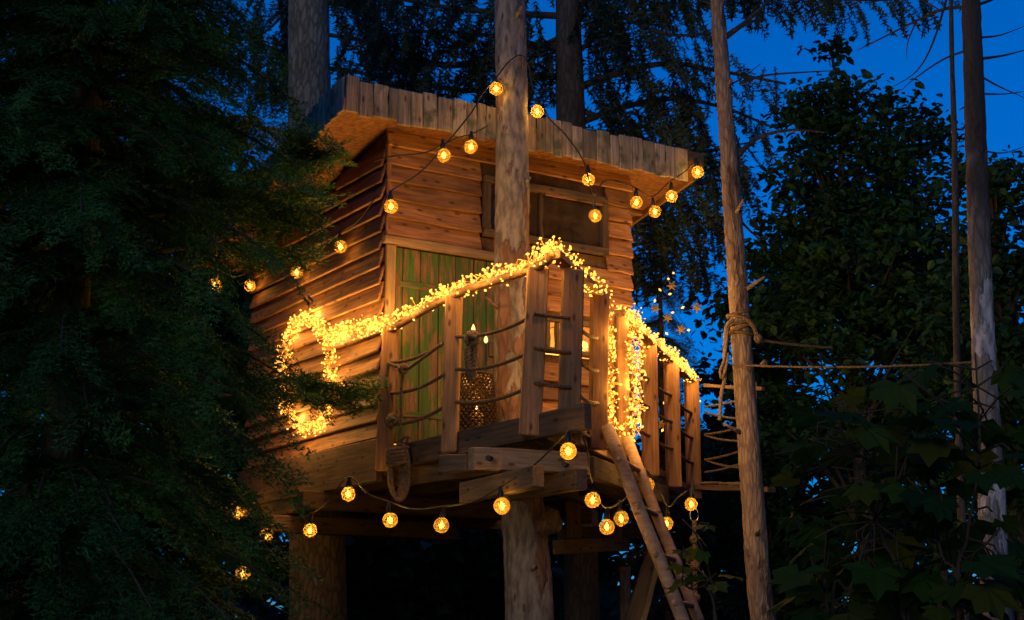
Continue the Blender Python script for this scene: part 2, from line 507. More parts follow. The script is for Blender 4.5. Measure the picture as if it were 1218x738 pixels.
def bulb_glass():
    m = bpy.data.materials.new('amber_crackle_glass')
    m.use_nodes = True
    n = m.node_tree.nodes; l = m.node_tree.links
    n.clear()
    tc = n.new('ShaderNodeTexCoord')
    vo = n.new('ShaderNodeTexVoronoi'); vo.feature = 'DISTANCE_TO_EDGE'; vo.inputs['Scale'].default_value = 75
    l.new(tc.outputs['Object'], vo.inputs['Vector'])
    r = ramp(n, [(.05, (1, 1, 1)), (.16, (0, 0, 0))])
    l.new(vo.outputs['Distance'], r.inputs[0])
    tl = n.new('ShaderNodeBsdfTranslucent'); tl.inputs[0].default_value = (.6, .4, .09, 1)
    tp = n.new('ShaderNodeBsdfTransparent'); tp.inputs[0].default_value = (.92, .78, .45, 1)
    gl = n.new('ShaderNodeBsdfGlossy'); gl.inputs[0].default_value = (.9, .8, .6, 1); gl.inputs['Roughness'].default_value = .15
    df = n.new('ShaderNodeBsdfDiffuse'); df.inputs[0].default_value = (.12, .06, .02, 1)
    a = n.new('ShaderNodeMixShader'); a.inputs[0].default_value = .15
    l.new(tp.outputs[0], a.inputs[1]); l.new(tl.outputs[0], a.inputs[2])
    c = n.new('ShaderNodeMixShader'); c.inputs[0].default_value = .06
    l.new(a.outputs[0], c.inputs[1]); l.new(gl.outputs[0], c.inputs[2])
    d = n.new('ShaderNodeMixShader')
    k = n.new('ShaderNodeMath'); k.operation = 'MULTIPLY'; k.inputs[1].default_value = .5
    l.new(r.outputs[0], k.inputs[0]); l.new(k.outputs[0], d.inputs[0])
    l.new(c.outputs[0], d.inputs[1]); l.new(df.outputs[0], d.inputs[2])
    bp = n.new('ShaderNodeBump'); bp.inputs['Strength'].default_value = .6
    l.new(vo.outputs['Distance'], bp.inputs['Height']); l.new(bp.outputs[0], gl.inputs['Normal'])
    o = n.new('ShaderNodeOutputMaterial')
    l.new(d.outputs[0], o.inputs[0])
    return m
BULBG = bulb_glass()
def pane_mat():
    m, n, l, b = mat('window_glass')
    n.remove(b)
    tp = n.new('ShaderNodeBsdfTransparent'); tp.inputs[0].default_value = (.85, .8, .75, 1)
    gl = n.new('ShaderNodeBsdfGlossy'); gl.inputs['Roughness'].default_value = .05
    fr = n.new('ShaderNodeFresnel'); fr.inputs[0].default_value = 1.5
    ms = n.new('ShaderNodeMixShader')
    l.new(fr.outputs[0], ms.inputs[0]); l.new(tp.outputs[0], ms.inputs[1]); l.new(gl.outputs[0], ms.inputs[2])
    du = n.new('ShaderNodeBsdfDiffuse'); du.inputs[0].default_value = (.2, .14, .1, 1)
    no = n.new('ShaderNodeTexNoise'); no.inputs['Scale'].default_value = 5; no.inputs['Detail'].default_value = 5
    mr = n.new('ShaderNodeMapRange'); mr.inputs[1].default_value = .35; mr.inputs[2].default_value = .75; mr.inputs[3].default_value = .08; mr.inputs[4].default_value = .3
    l.new(no.outputs['Fac'], mr.inputs[0])
    m2 = n.new('ShaderNodeMixShader')
    l.new(mr.outputs[0], m2.inputs[0]); l.new(ms.outputs[0], m2.inputs[1]); l.new(du.outputs[0], m2.inputs[2])
    l.new(m2.outputs[0], n['Material Output'].inputs[0])
    return m
PANE = pane_mat()

def point_light(name, loc, watts, radius, color, parent):
    li = bpy.data.lights.new(name, 'POINT')
    li.energy = watts
    li.color = color
    li.shadow_soft_size = radius
    o = bpy.data.objects.new(name, li)
    return link(o, parent, Matrix.Translation(Vector(loc)))

# ------------------------------------------------------------------ ground
bm = bmesh.new()
N = 60
def gz(x, y):
    return .12 * math.sin(x * .31) * math.cos(y * .27) + .05 * math.sin(x * 1.1 + y * .7) - .02
gx = [math.copysign(abs(t) ** 2.4, t) * 600 for t in np.linspace(-1, 1, N)]
V = [[bm.verts.new((x, y + 12, gz(x, y) * math.exp(-(x * x + y * y) / 3000))) for x in gx] for y in gx]
for j in range(N - 1):
    for i in range(N - 1):
        bm.faces.new((V[j][i], V[j][i + 1], V[j + 1][i + 1], V[j + 1][i]))
g = from_bm('ground', bm, noisy('forest_floor', (.025, .02, .013), (.06, .055, .03), 3, .95, .6), smooth=True)
tag(g, kind='structure')

# ------------------------------------------------------------------ treehouse
HW, HD = 2.43, 2.6            # front wall length, side wall length
SL = .2                       # the roof falls to the back
def roof_z(y): return 2.68 - SL * y
house = thing('treehouse', 'wooden treehouse cabin with slanted roof and wrap-around balcony lit by fairy lights', 'treehouse', M=MH)
HL = lambda *p: H(*p)

def box_bm(bm, lo, hi):
    """axis-aligned box in cabin coordinates"""
    r = bmesh.ops.create_cube(bm, size=1)
    for v in r['verts']:
        v.co = H(*(lo[i] + (v.co[i] + .5) * (hi[i] - lo[i]) for i in range(3)))
def cabin_box(name, lo, hi, m, parent):
    me = plank_mesh(hi[0] - lo[0], hi[1] - lo[1], hi[2] - lo[2], .004)
    c = [(lo[i] + hi[i]) / 2 for i in range(3)]
    return mesh_obj(name, me, m, parent, MH @ Matrix.Translation(Vector(c)))

# openings in the front wall: door and the two windows (x0, x1, z0, z1)
DOOR = (.10, 1.06, .12, 1.70)
WUP = (.90, 2.16, 1.90, 2.42)
WLO = (1.50, 2.10, .98, 1.29)
Z0 = .13
bm = bmesh.new()
for x0, x1, z0, z1 in ((0.02, .10, Z0, 2.6), (.10, 1.06, 1.70, 1.90), (1.06, 1.50, Z0, 1.90), (1.50, 2.10, Z0, .98), (1.50, 2.10, 1.29, 1.90), (2.10, 2.41, Z0, 1.9),
                       (.10, .90, 1.9, 2.6), (.90, 2.16, 2.42, 2.6), (2.16, 2.41, 1.9, 2.6)):
    box_bm(bm, (x0, .02, z0), (x1, .05, z1))
front = from_bm('front_wall', bm, SHEATH, house)
bm = bmesh.new()
def side_poly(bm, x0, x1):
    P = [(.02, Z0), (HD, Z0), (HD, roof_z(HD) - .01), (.02, roof_z(.02) - .01)]
    a = [bm.verts.new(H(x0, y, z)) for y, z in P]; b = [bm.verts.new(H(x1, y, z)) for y, z in P]
    bm.faces.new(a); bm.faces.new(b[::-1])
    for k in range(4): bm.faces.new((a[k], b[k], b[(k + 1) % 4], a[(k + 1) % 4]))
side_poly(bm, .025, .05)
left = from_bm('side_wall', bm, SHEATH, house)
bm = bmesh.new()
side_poly(bm, HW - .05, HW - .025)
right = from_bm('side_wall', bm, SHEATH, house)
back = cabin_box('back_wall', (.03, HD - .03, Z0), (HW - .03, HD, roof_z(HD)), SHEATH, house)

# lap siding: front
EXPO = .147
def clip(x0, x1, z0, z1, holes):
    segs = [(x0, x1)]
    for a, b, c, d in holes:
        if z0 < d - .03 and z1 > c + .03:
            ns = []
            for s, e in segs:
                if b <= s or a >= e: ns.append((s, e)); continue
                if a > s: ns.append((s, a))
                if b < e: ns.append((b, e))
            segs = ns
    return [(s, e) for s, e in segs if e - s > .05]
z = Z0 + .02
rr = random.Random(3)
while z < 2.62:
    h = EXPO * rr.uniform(.92, 1.08)
    for s, e in clip(.0, HW + rr.uniform(-.01, .02), z, z + h, ((-.05, 1.07, 0, 1.77), (.89, 2.17, 1.88, 2.44), (1.49, 2.11, .97, 1.30))):
        zz = z + h / 2 + .012
        dt = rr.uniform(-.006, .006)
        board('siding_board', H(s + .002, -.016, zz + dt), H(e - .002, -.016, zz - dt), h + .03, .024, SIDING, front,
              up=EZ + EY * rr.uniform(.24, .32), jit=.004, segs=5)
    z += h
# lap siding: both side walls, wider overlaps
for x, par, out in ((0.0, left, -1), (HW, right, 1)):
    z = Z0 + .02
    while z < 2.6:
        h = .138 * rr.uniform(.93, 1.07)
        ymax = min(HD, (roof_z(0) - .012 - (z + h + .015)) / SL)
        if ymax > .2:
            zz = z + h / 2 + .01
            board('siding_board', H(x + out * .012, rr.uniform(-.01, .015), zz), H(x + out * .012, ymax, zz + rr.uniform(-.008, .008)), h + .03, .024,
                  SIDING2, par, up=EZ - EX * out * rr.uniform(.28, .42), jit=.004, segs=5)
        z += h
# a trim board up the near corner, and ledges
board('corner_trim', H(.045, -.035, .1), H(.045, -.035, 1.70), .085, .03, LIGHTW, house, up=EX)
board('corner_trim', H(.02, -.03, 1.77), H(.02, -.03, 2.63), .04, .02, SIDING2, house, up=EX)
board('door_header', H(-.03, -.05, 1.735), H(1.07, -.05, 1.73), .065, .06, LIGHTW, house)
# floor, loft floor (added to keep lamplight out of the upper room) and inner lining
cabin_box('floor', (.05, .05, .06), (HW - .05, HD - .04, .12), FLOORW, house)
cabin_box('added_loft_floor', (.055, .055, 1.5), (HW - .055, HD - .035, 1.54), INNER, house)
for lo, hi in (((.055, HD - .05, .14), (HW - .055, HD - .035, 1.49)), ((HW - .065, .06, .14), (HW - .053, HD - .06, 1.49))):
    cabin_box('inner_lining', lo, hi, INNER, house)
for k in range(3):
    cabin_box('loft_joist', (.3 + .75 * k, .06, 1.42), (.36 + .75 * k, HD - .06, 1.499), ROOFB, house)

# door of six vertical planks with peeling green paint
door = None
xs = [.105, .20, .36, .52, .70, .86, 1.055]
xs = [.105, .17, .33, .50, .66, .83, .95, 1.055]
for k in range(7):
    xm = (xs[k] + xs[k + 1]) / 2
    o = board('door' if door is None else 'plank', H(xm, .0 + rr.uniform(-.003, .003), .13), H(xm, .0, 1.695), xs[k + 1] - xs[k] - .008, .026, GREEN, house if door is None else door, up=EX, jit=.0015)
    if door is None: door = o
cabin_box('door_light_stop', (.10, .022, .125), (1.06, .04, 1.70), SHEATH, house)  # sheet added behind the planks to stop lamplight leaking through the gaps
for zz in (1.40, .36):
    board('strap_hinge', H(.13, -.018, zz), H(.62, -.018, zz), .05, .012, GREEN, door)
board('latch', H(.97, -.022, .95), H(1.03, -.022, .95), .12, .02, METAL, door)

# windows
def window(x0, x1, z0, z1, mull, fm, name='window', fw=.055):
    fr = board(name, H(x0, -.045, z0 + fw / 2), H(x1, -.045, z0 + fw / 2), fw, .06, fm, house)
    board('frame', H(x0, -.045, z1 - fw / 2), H(x1, -.045, z1 - fw / 2), fw, .06, fm, fr)
    for xx in (x0 + fw / 2, x1 - fw / 2):
        board('frame', H(xx, -.043, z0 + fw), H(xx, -.043, z1 - fw), fw, .056, fm, fr, up=EX)
    for xx in mull:
        board('mullion', H(xx, -.035, z0 + fw), H(xx, -.035, z1 - fw), .035, .04, fm, fr, up=EX)
    ed = [x0 + fw] + list(mull) + [x1 - fw]
    for a, b in zip(ed, ed[1:]):
        cabin_box('pane', (a, -.024, z0 + fw - .01), (b, -.02, z1 - fw + .01), PANE, fr)
    return fr
DARKF = wood('dark_window_frame', (.05, .032, .02), (.12, .075, .045), .1)
w1 = window(.90, 2.16, 1.90, 2.42, (1.08, 1.47), DARKF, fw=.06)
w1['label'] = 'wide dark upper window'
board('inner_frame', H(1.50, -.06, 2.35), H(2.10, -.06, 2.35), .025, .02, SIDING, w1)
w2 = window(1.50, 2.10, .98, 1.29, (1.63,), DARKF, fw=.045)
w2['label'] = 'small lower window glowing yellow'

# roof: slab, soffit, battens, planks of the fascia
XL, XR, YF, YB = -.52, 3.02, -.34, 2.95
def roof_slab(name, x0, x1, y0, y1, dz0, dz1, m, parent):
    bm = bmesh.new()
    v = []
    for dz in (dz0, dz1):
        for x, y in ((x0, y0), (x1, y0), (x1, y1), (x0, y1)):
            v.append(bm.verts.new(H(x, y, roof_z(y) + dz)))
    for f in ((3, 2, 1, 0), (4, 5, 6, 7), (0, 1, 5, 4), (1, 2, 6, 5), (2, 3, 7, 6), (3, 0, 4, 7)):
        bm.faces.new([v[i] for i in f])
    return from_bm(name, bm, m, parent)
roof = roof_slab('roof', XL, XR, YF, YB, .06, .15, FELT, house)
roof_slab('soffit', XL + .003, XR - .003, YF + .003, YB - .003, .0, .057, OSB, roof)
for y in (.55, 1.25, 1.95, 2.6):
    for x0, x1 in ((XL + .01, -.04), (HW + .04, XR - .03)):
        board('batten', H(x0, y, roof_z(y) - .022), H(x1, y, roof_z(y) - .022), .04, .06, ROOFB, roof)
board('barge_board', H(XR - .015, YF + .02, roof_z(YF) + .03), H(XR - .015, YB, roof_z(YB) + .03), .17, .03, ROOFB, roof, segs=6)
x = XL - .03
while x < 2.82:
    w = rr.choice((.085, .1, .115, .13, .14, .15))
    zt, zb = 2.89 + rr.uniform(-.015, .02), 2.60 + rr.uniform(-.018, .018)
    board('fascia_board', H(x + w / 2, YF - .02, zb), H(x + w / 2 + rr.uniform(-.006, .006), YF - .02 + rr.uniform(-.005, .005), zt), w - .007, .022, FASCIA, roof, up=EX, bow=rr.uniform(-.004, .004))
    x += w
y = YF + .02
while y < YB - .1:
    w = rr.choice((.1, .12, .14, .16))
    zz = roof_z(y + w / 2) - .08
    board('fascia_board', H(XL - .018, y + w / 2, zz - .03 + rr.uniform(-.015, .015)), H(XL - .018, y + w / 2, zz + .26 + rr.uniform(-.015, .015)), w - .007, .022, FASCIA, roof, up=EY)
    y += w

# ---- platform and balcony (world coordinates)
def W(X, Y, z): return Vector((X, Y, z))
ZD = 3.14                                 # deck surface
POSTS = [                                  # X, Y, z bottom, z top, px width
    (-.955, 11.84, 2.97, 4.09, .125), (-.435, 11.13, 3.02, 4.17, .115), (.150, 10.40, 3.04, 4.20, .145), (.402, 10.46, 3.1, 4.20, .15),
    (.632, 11.20, 3.05, 4.20, .13), (.845, 11.85, 3.08, 4.19, .10), (1.155, 12.96, 3.06, 4.20, .135), (1.43, 13.78, 3.05, 4.20, .13), (1.73, 14.84, 3.05, 4.20, .135)]
LD = Vector((1.10, -1.44, 0)).normalized()           # along the left rail
RD = Vector((1.10, 3.64, 0)).normalized()            # along the right rail
def out_of(d): return Vector((d.y, -d.x, 0))
skirt = board('platform_beam', H(-.035, -.06, -.02), H(-.035, HD + .05, -.02), .33, .06, BEAM, house, segs=4)
board('platform_beam', H(-.5, 2.3, -.23), H(2.6, 2.3, -.23), .14, .12, BEAM, house)
board('platform_beam', H(-.25, .9, -.26), H(2.6, .9, -.26), .14, .12, BEAM, house)
board('platform_beam', H(-.30, 1.6, -.40), H(1.6, 1.6, -.40), .14, .14, BEAM, house)
board('platform_beam', H(.0, 1.45, -.25), H(.0, 2.3, -.25), .13, .1, BEAM, house)
board('platform_beam', H(0, -.03, -.02), H(2.6, -.03, -.02), .24, .05, BEAM, house)
board('platform_beam', H(HW + .03, -.03, -.02), H(HW + .03, HD, -.02), .33, .05, BEAM, house)
for k in range(4):
    xk = .4 + .55 * k
    board('floor_joist', H(xk, 0.02, -.06), H(xk, HD, -.06), .2, .06, BEAM, house)
# long edge beam under the left rail, its sawn end reaching past the corner
inn = Vector((-LD.y, LD.x, 0))            # towards the cabin
P0 = W(-.985, 11.83, 3.075); P1 = W(.47, 9.99, 3.115)
e = inn * .095
board('edge_beam', P0 + e, P1 + e * .3, .17, .07, BEAM, house, segs=4)
board('edge_beam', W(-.93, 11.9, 2.93) + e, W(.0, 10.75, 2.93) + e, .14, .06, BEAM, house, segs=4)
# beams bolted round the pine trunk
board('clamp_beam', at(560, 545, 10.32), at(698, 552, 10.74), .145, .09, LIGHTW, house)
board('clamp_beam', at(553, 587, 11.0), at(640, 567, 9.97), .14, .09, BEAM, house)
board('clamp_beam', at(615, 585, 11.5), at(692, 570, 10.32), .135, .09, BEAM, house)
board('clamp_beam', at(528, 552, 11.05), at(560, 551, 10.85), .12, .1, BEAM, house)
board('clamp_beam', at(700, 555, 10.95), at(790, 590, 13.6), .15, .08, BEAM, house)
board('clamp_beam', at(664, 651, 13.6), at(742, 648, 14.6), .12, .12, LIGHTW, house)
board('clamp_beam', at(668, 638, 13.9), at(760, 632, 14.9), .14, .1, BEAM, house)
for q in (at(682, 640, 13.8), at(732, 638, 14.4)):
    board('spacer_block', W(q.x, q.y, 2.6), W(q.x, q.y, 2.93), .14, .12, BEAM, house, up=(1, 0, 0))
for px, Y in ((578, 10.27), (668, 10.55)):
    bm = bmesh.new()
    c = at(px + 6, 546 if px < 600 else 553, Y)
    tube_bm(bm, [c, c + Vector((-.02, -.05, 0))], .02, 6)
    from_bm('bolt', bm, METAL, house)
# edge boards under the right rail
ro = out_of(RD)
board('edge_board', W(.55, 10.95, 3.13) - ro * .09, W(1.78, 15.0, 3.13) - ro * .09, .14, .045, LIGHTW, house, segs=4)
board('edge_beam', W(.45, 11.0, 2.98) - ro * .22, W(1.6, 15.0, 2.98) - ro * .22, .13, .09, BEAM, house)
board('edge_beam', W(.15, 12.0, 2.95), W(1.1, 15.2, 2.95), .13, .09, BEAM, house)
# deck planks, clipped to the outline of the balcony
OUT = [Vector(p) for p in ((-.96, 11.93), (.17, 10.5), (.40, 10.42), (.58, 11.0), (1.76, 14.95), (.95, 15.2), (.62, 13.0), (-.9, 12.1))]
def cut_strip(q0, d, poly):
    """interval of the line q0 + t d inside a polygon"""
    ts = []
    for a, b in zip(poly, poly[1:] + poly[:1]):
        ea = b - a
        den = d.x * ea.y - d.y * ea.x
        if abs(den) < 1e-9: continue
        r = a - q0
        t = (r.x * ea.y - r.y * ea.x) / den
        s = (r.x * d.y - r.y * d.x) / den
        if 0 <= s < 1: ts.append(t)
    return (min(ts), max(ts)) if len(ts) >= 2 else None
deck = None
d2 = Vector((RD.x, RD.y)); n2 = Vector((RD.y, -RD.x))
k = -14
while k < 14:
    q = Vector((.6, 11.5)) + n2 * (k * .143)
    iv = cut_strip(q, d2, OUT)
    if iv and iv[1] - iv[0] > .15:
        a = q + d2 * iv[0]; b = q + d2 * iv[1]
        o = board('deck' if deck is None else 'deck_plank', (a.x, a.y, ZD), (b.x, b.y, ZD), .03, .132, FLOORW, house if deck is None else deck)
        deck = deck or o
    k += 1

# railing: the long handrail log, posts and ropes under it
ZT = 4.185
def post_top(i): return W(POSTS[i][0], POSTS[i][1], POSTS[i][3])
peak = W(.285, 10.22, 4.265)
bm = bmesh.new()
tube_bm(bm, spline([post_top(0) + W(-.02, .03, -.03), post_top(1) + W(0, 0, .005), post_top(2) + W(0, 0, .0), peak], 6), .034, 10)
rail = from_bm('railing', bm, POSTW, house, smooth=True)
board('handrail', peak + W(.0, .0, -.01), post_top(4) + W(.02, .05, .01), .06, .09, POSTW, rail)
board('handrail', post_top(5) + W(-.01, -.05, .0), post_top(8) + W(.02, .08, 0), .055, .09, POSTW, rail)
dirs = [LD, LD, LD, (LD + RD * -.2).normalized(), RD, RD, RD, RD, RD]
for i, (X, Y, zb, zt, w) in enumerate(POSTS):
    facing = Vector((1, 0.12, 0)) if i in (2, 3) else Vector((1, .3 if i > 3 else -.25, 0))
    lean = (.02, 0.012, .03, .02, .015, 0, 0, 0, 0)[i]
    board('post', W(X - lean, Y, zb), W(X + lean, Y, zt), w, .075, POSTW, rail, up=facing, bev=.008, jit=.002)
RZ = (3.87, 3.63, 3.39)
def prong(i, z): 
    X, Y, zb, zt, w = POSTS[i]
    return W(X, Y, z)
for k, z in enumerate(RZ):
    for i, j, s, mt in ((0, 1, .05, ROPED), (1, 2, .05, ROPED), (2, 3, .006, ROPED), (3, 4, .04, ROPEP), (5, 6, .02, ROPE), (6, 7, .02, ROPE), (7, 8, .02, ROPE)):
        a, b = prong(i, z - (.06 if i == 0 else 0)), prong(j, z)
        if (i, j) == (2, 3): a = a + W(.0, -.06, 0); b = b + W(-.01, -.06, -.02)
        twisted_rope('rope', sag(a, b, s), .014, mt, rail)
def knot(name, c, r, m, parent, sx=1.4):
    bm = bmesh.new()
    rk = random.Random(int(c.x * 1000))
    for t in range(5):
        ax = Vector((rk.uniform(-1, 1), rk.uniform(-1, 1), rk.uniform(-1, 1))).normalized()
        a = ax.orthogonal().normalized(); b = ax.cross(a)
        tube_bm(bm, [c + (a * math.cos(u) + b * math.sin(u)) * r * .8 + ax * r * .25 * math.sin(3 * u) for u in np.linspace(0, 6.28, 15)], r * .36, 6)
    return from_bm(name, bm, m, parent, smooth=True)
knot('rope_knot', at(480, 439, 11.5), .04, ROPED, rail)
twisted_rope('rope', [at(462, 432, 11.75), at(472, 436, 11.6), at(484, 440, 11.5), at(525, 410, 11.15)], .014, ROPED, rail)
# the tied-off rope ends at the corner post
twisted_rope('rope_end', spline([at(462, 432, 11.74), at(460, 455, 11.74), at(463, 480, 11.74), at(459, 500, 11.74), at(466, 510, 11.72)]), .016, ROPE, rail)
knot('rope_knot', at(467, 500, 11.68), .045, ROPE, rail)

# ------------------------------------------------------------------ ladder, ropes, bridge
top = W(.79, 11.43, 3.16)
foot = W(1.93, 11.08, .02)
lad = thing('ladder', 'leaning wooden ladder of two sawn logs reaching up to the balcony opening', 'ladder', foot)
ax = (top - foot).normalized()
for k, off in enumerate((-.31, .33)):
    o = RD * off
    bm = bmesh.new()
    n = 10
    a0, a1 = foot + o - ax * .02, top + o + ax * .06
    tube_bm(bm, [a0.lerp(a1, t / n) + W(.004 * math.sin(t * 2.1), .004 * math.cos(t * 1.7), 0) for t in range(n + 1)], [(.05, .044)[k] - .003 * t / n for t in range(n + 1)], 14)
    from_bm('side_rail', bm, LADDERW, lad, M=None, smooth=True)
for k in range(9):
    c = foot + (top - foot) * ((k + .8) / 9.4)
    bm = bmesh.new()
    tube_bm(bm, [c - RD * .37, c, c + RD * .40], .022, 10)
    from_bm('rung', bm, LIGHTW, lad, smooth=True)

crope = thing('climbing_rope', 'knotted climbing rope hanging from a metal ring under the balcony corner', 'rope', at(825, 800, 13.3))
a, b = at(826, 620, 13.3), at(824, 738, 13.3)
b = W(b.x, b.y, .5)
twisted_rope('rope', [a, a.lerp(b, .5), b], .024, ROPE, crope, .08)
for t in (.07, .17, .29, .43, .57):
    knot('rope_knot', a.lerp(b, t), .042, ROPE, crope)
bm = bmesh.new()
c = a + W(0, 0, .05)
tube_bm(bm, [c + W(.035 * math.cos(u), 0, .06 * math.sin(u)) for u in np.linspace(0, 6.283, 17)], .006, 6)
from_bm('ring', bm, simple('bright_steel', (.6, .6, .6), .25, 1), crope, smooth=True)
tube('hanger', [c + W(0, 0, .055), W(c.x, c.y, 3.06)], .008, METAL, crope, 6)

coil = thing('rope_coil', 'hank of thick rope tied on the balcony corner below the green door', 'rope', at(473, 592, 11.62))
for k in range(4):
    c = at(471 + k * 1.6, 562, 11.60 - .012 * k)
    bm = bmesh.new()
    tube_bm(bm, [c + W((.05 + .006 * k) * math.cos(u), .01 * math.sin(2 * u + k), (.17 + .012 * k) * math.sin(u)) for u in np.linspace(0, 6.283, 25)], .018, 8)
    from_bm('loop', bm, ROPE, coil, smooth=True)
bm = bmesh.new()
for k in range(5):
    c = at(473, 535 + k * 4.2, 11.58)
    tube_bm(bm, [c + W(.078 * math.cos(u), .045 * math.sin(u), .012 * math.cos(u)) for u in np.linspace(0, 6.283, 17)], .016, 7)
from_bm('lashing', bm, ROPE, coil, smooth=True)
twisted_rope('rope', spline([at(470, 536, 11.57), at(478, 522, 11.56), at(486, 520, 11.55), at(484, 527, 11.57)]), .015, ROPE, coil)
twisted_rope('rope', spline([at(474, 535, 11.6), at(477, 500, 11.6), at(477, 470, 11.58), at(480, 444, 11.5)]), .012, ROPED, coil)

# rope bridge running on from the last balcony post
br = thing('rope_bridge', 'rope bridge with pole handrail and slack ropes beyond the leaning tree', 'bridge', at(875, 580, 14.6))
YB1, YB2 = 14.85, 14.2
board('handrail', at(838, 459, YB1), at(908, 463, YB2), .035, .05, BEAM, br)
board('walkway_beam', at(828, 580, YB1), at(918, 583, YB2), .05, .12, BEAM, br)
board('end_post', at(897, 600, 14.3), at(896, 455, 14.3), .06, .06, BEAM, br, up=(1, 0, 0))
for p0, p1, s in (((838, 484), (898, 469), .02), ((838, 490), (897, 497), .03), ((838, 517), (897, 502), .02), ((838, 518), (897, 523), .03), ((838, 547), (897, 530), .02), ((838, 547), (897, 556), .03), ((838, 562), (897, 545), .02)):
    twisted_rope('rope', sag(at(*p0, YB1), at(*p1, 14.3), s), .012, ROPE, br)
for k in range(7):
    c = at(834 + 12 * k, 577 + .4 * k, 14.85 - .1 * k)
    board('walkway_plank', c + W(-.05, .05, .03), c + W(.15, .75, .03), .025, .13, FLOORW, br)

# ------------------------------------------------------------------ trees
def roughen(bm, amp, freq, seed):
    rk = random.Random(seed)
    ph = [rk.uniform(0, 6) for _ in range(6)]
    bm.normal_update()
    for v in bm.verts:
        c = v.co * freq
        d = math.sin(c.x * 2.1 + ph[0] + c.z * .7) + math.sin(c.y * 2.7 + ph[1] - c.z * 1.1) + .6 * math.sin(c.z * 3.1 + ph[2] + c.x * 3) + .4 * math.sin(c.z * 7 + c.y * 6 + ph[3])
        v.co += v.normal * amp * (d * .5 + rk.uniform(-.35, .35))
from mathutils import noise as mnoise
def relief(bm, amp, fr):
    bm.normal_update()
    for v in bm.verts:
        c = v.co
        q = Vector((c.x * fr, c.y * fr, c.z * fr * .3))
        a = mnoise.noise(q); b_ = mnoise.noise(q * 2.3 + Vector((7, 3, 1))); d = mnoise.noise(Vector((c.x * 9, c.y * 9, c.z * 5)))
        v.co += v.normal * amp * (1.1 - 2.2 * abs(a) + .6 * b_ + .7 * d)
STUBM = BARK_D
def stubs(root, pts, m, sd):
    rk = random.Random(sd)
    for p, r in pts:
        az = rk.uniform(-2.6, -.5)
        d = Vector((math.cos(az), math.sin(az), rk.uniform(.1, .6))).normalized()
        L = rk.uniform(.07, .2)
        bm = bmesh.new()
        tube_bm(bm, [p + d * (r * .7), p + d * (r + L * .5), p + d * (r + L)], [.022, .015, .01], 7)
        from_bm('branch_stub', bm, m, root, smooth=True)
def trunk(name, pts, rad, m, parent, n=20, per=10, amp=.008, seed=1):
    if n >= 20: n, per = 44, 34
    cl = spline(pts, per)
    rs = np.interp(np.linspace(0, 1, len(cl)), np.linspace(0, 1, len(rad)), rad)
    bm = bmesh.new()
    tube_bm(bm, cl, list(rs), n)
    roughen(bm, amp * (.4 if n > 40 else 1), 3.0, seed)
    if n > 40: relief(bm, .0045 + .016 * max(rad) * .3, 22)
    return from_bm(name, bm, m, parent, smooth=True)
def ground_pt(p, z=-.15): return W(p.x, p.y, z)

def unit(v): return v / (np.linalg.norm(v, axis=-1, keepdims=True) + 1e-12)
def place(base, pos, X, Z, scale):
    """copies of base triangles (T,3,3) at pos with frames X (along) and Z (up)"""
    X = unit(X); Z = unit(Z - X * (Z * X).sum(-1, keepdims=True)); Y = np.cross(Z, X)
    F = np.stack([X, Y, Z], 1)                         # n,3,3 rows
    s = np.asarray(scale).reshape(-1, 1, 1, 1) * np.ones((1, 1, 1, 1))
    return (np.einsum('tvi,nij->ntvj', base, F) * s + pos[:, None, None, :]).reshape(-1, 3, 3)
def needle_spray(rng, nt=9, nn=6, ln=.075, wd=.017, spread=52, flat=.25, side=.42, droop=0.0):
    """flat conifer spray one unit long: an axis with two rows of twiglets set with needles"""
    T = []
    def needles(p0, d, L, cnt, l0):
        d = d / np.linalg.norm(d)
        up = np.array([0, 0, 1.]); s = np.cross(d, up); s /= np.linalg.norm(s)
        for q in range(cnt):
            t = (q + rng.uniform(.1, .9)) / cnt
            c = p0 + d * L * t
            for sg in (-1, 1):
                dd = d * rng.uniform(.5, .9) + s * sg * rng.uniform(.5, .9) + up * rng.normal(0, flat)
                dd /= np.linalg.norm(dd)
                ww = np.cross(dd, up + rng.normal(0, .5, 3)); ww /= np.linalg.norm(ww)
                l = l0 * rng.uniform(.75, 1.2)
                T.append([c - ww * wd * .5, c + ww * wd * .5, c + dd * l])
        tip = p0 + d * L
        T.append([p0 - s * .004, p0 + s * .004, tip])
    needles(np.zeros(3), np.array([1., 0, 0]), 1.0, nt, ln)
    for k in range(nt):
        t = (k + .6) / nt
        for sg in (-1, 1):
            a = R(spread + rng.normal(0, 8))
            d = np.array([math.cos(a), sg * math.sin(a), rng.normal(0, .12) - droop])
            needles(np.array([t, 0, -.06 * t * t]), d, side * (1 - t * .75) * rng.uniform(.7, 1.15), nn, ln)
    return np.array(T)
SPRAY_A = [needle_spray(RNG, 8, 4, .085, .024) for _ in range(4)]
HANG = [needle_spray(RNG, 9, 2, .14, .045, 38, .5, .22) for _ in range(3)]
def multi(bases, pos, X, Z, sc, rng):
    k = rng.integers(0, len(bases), len(pos))
    return np.concatenate([place(b, pos[k == i], X[k == i], Z[k == i], sc[k == i]) for i, b in enumerate(bases) if (k == i).any()])

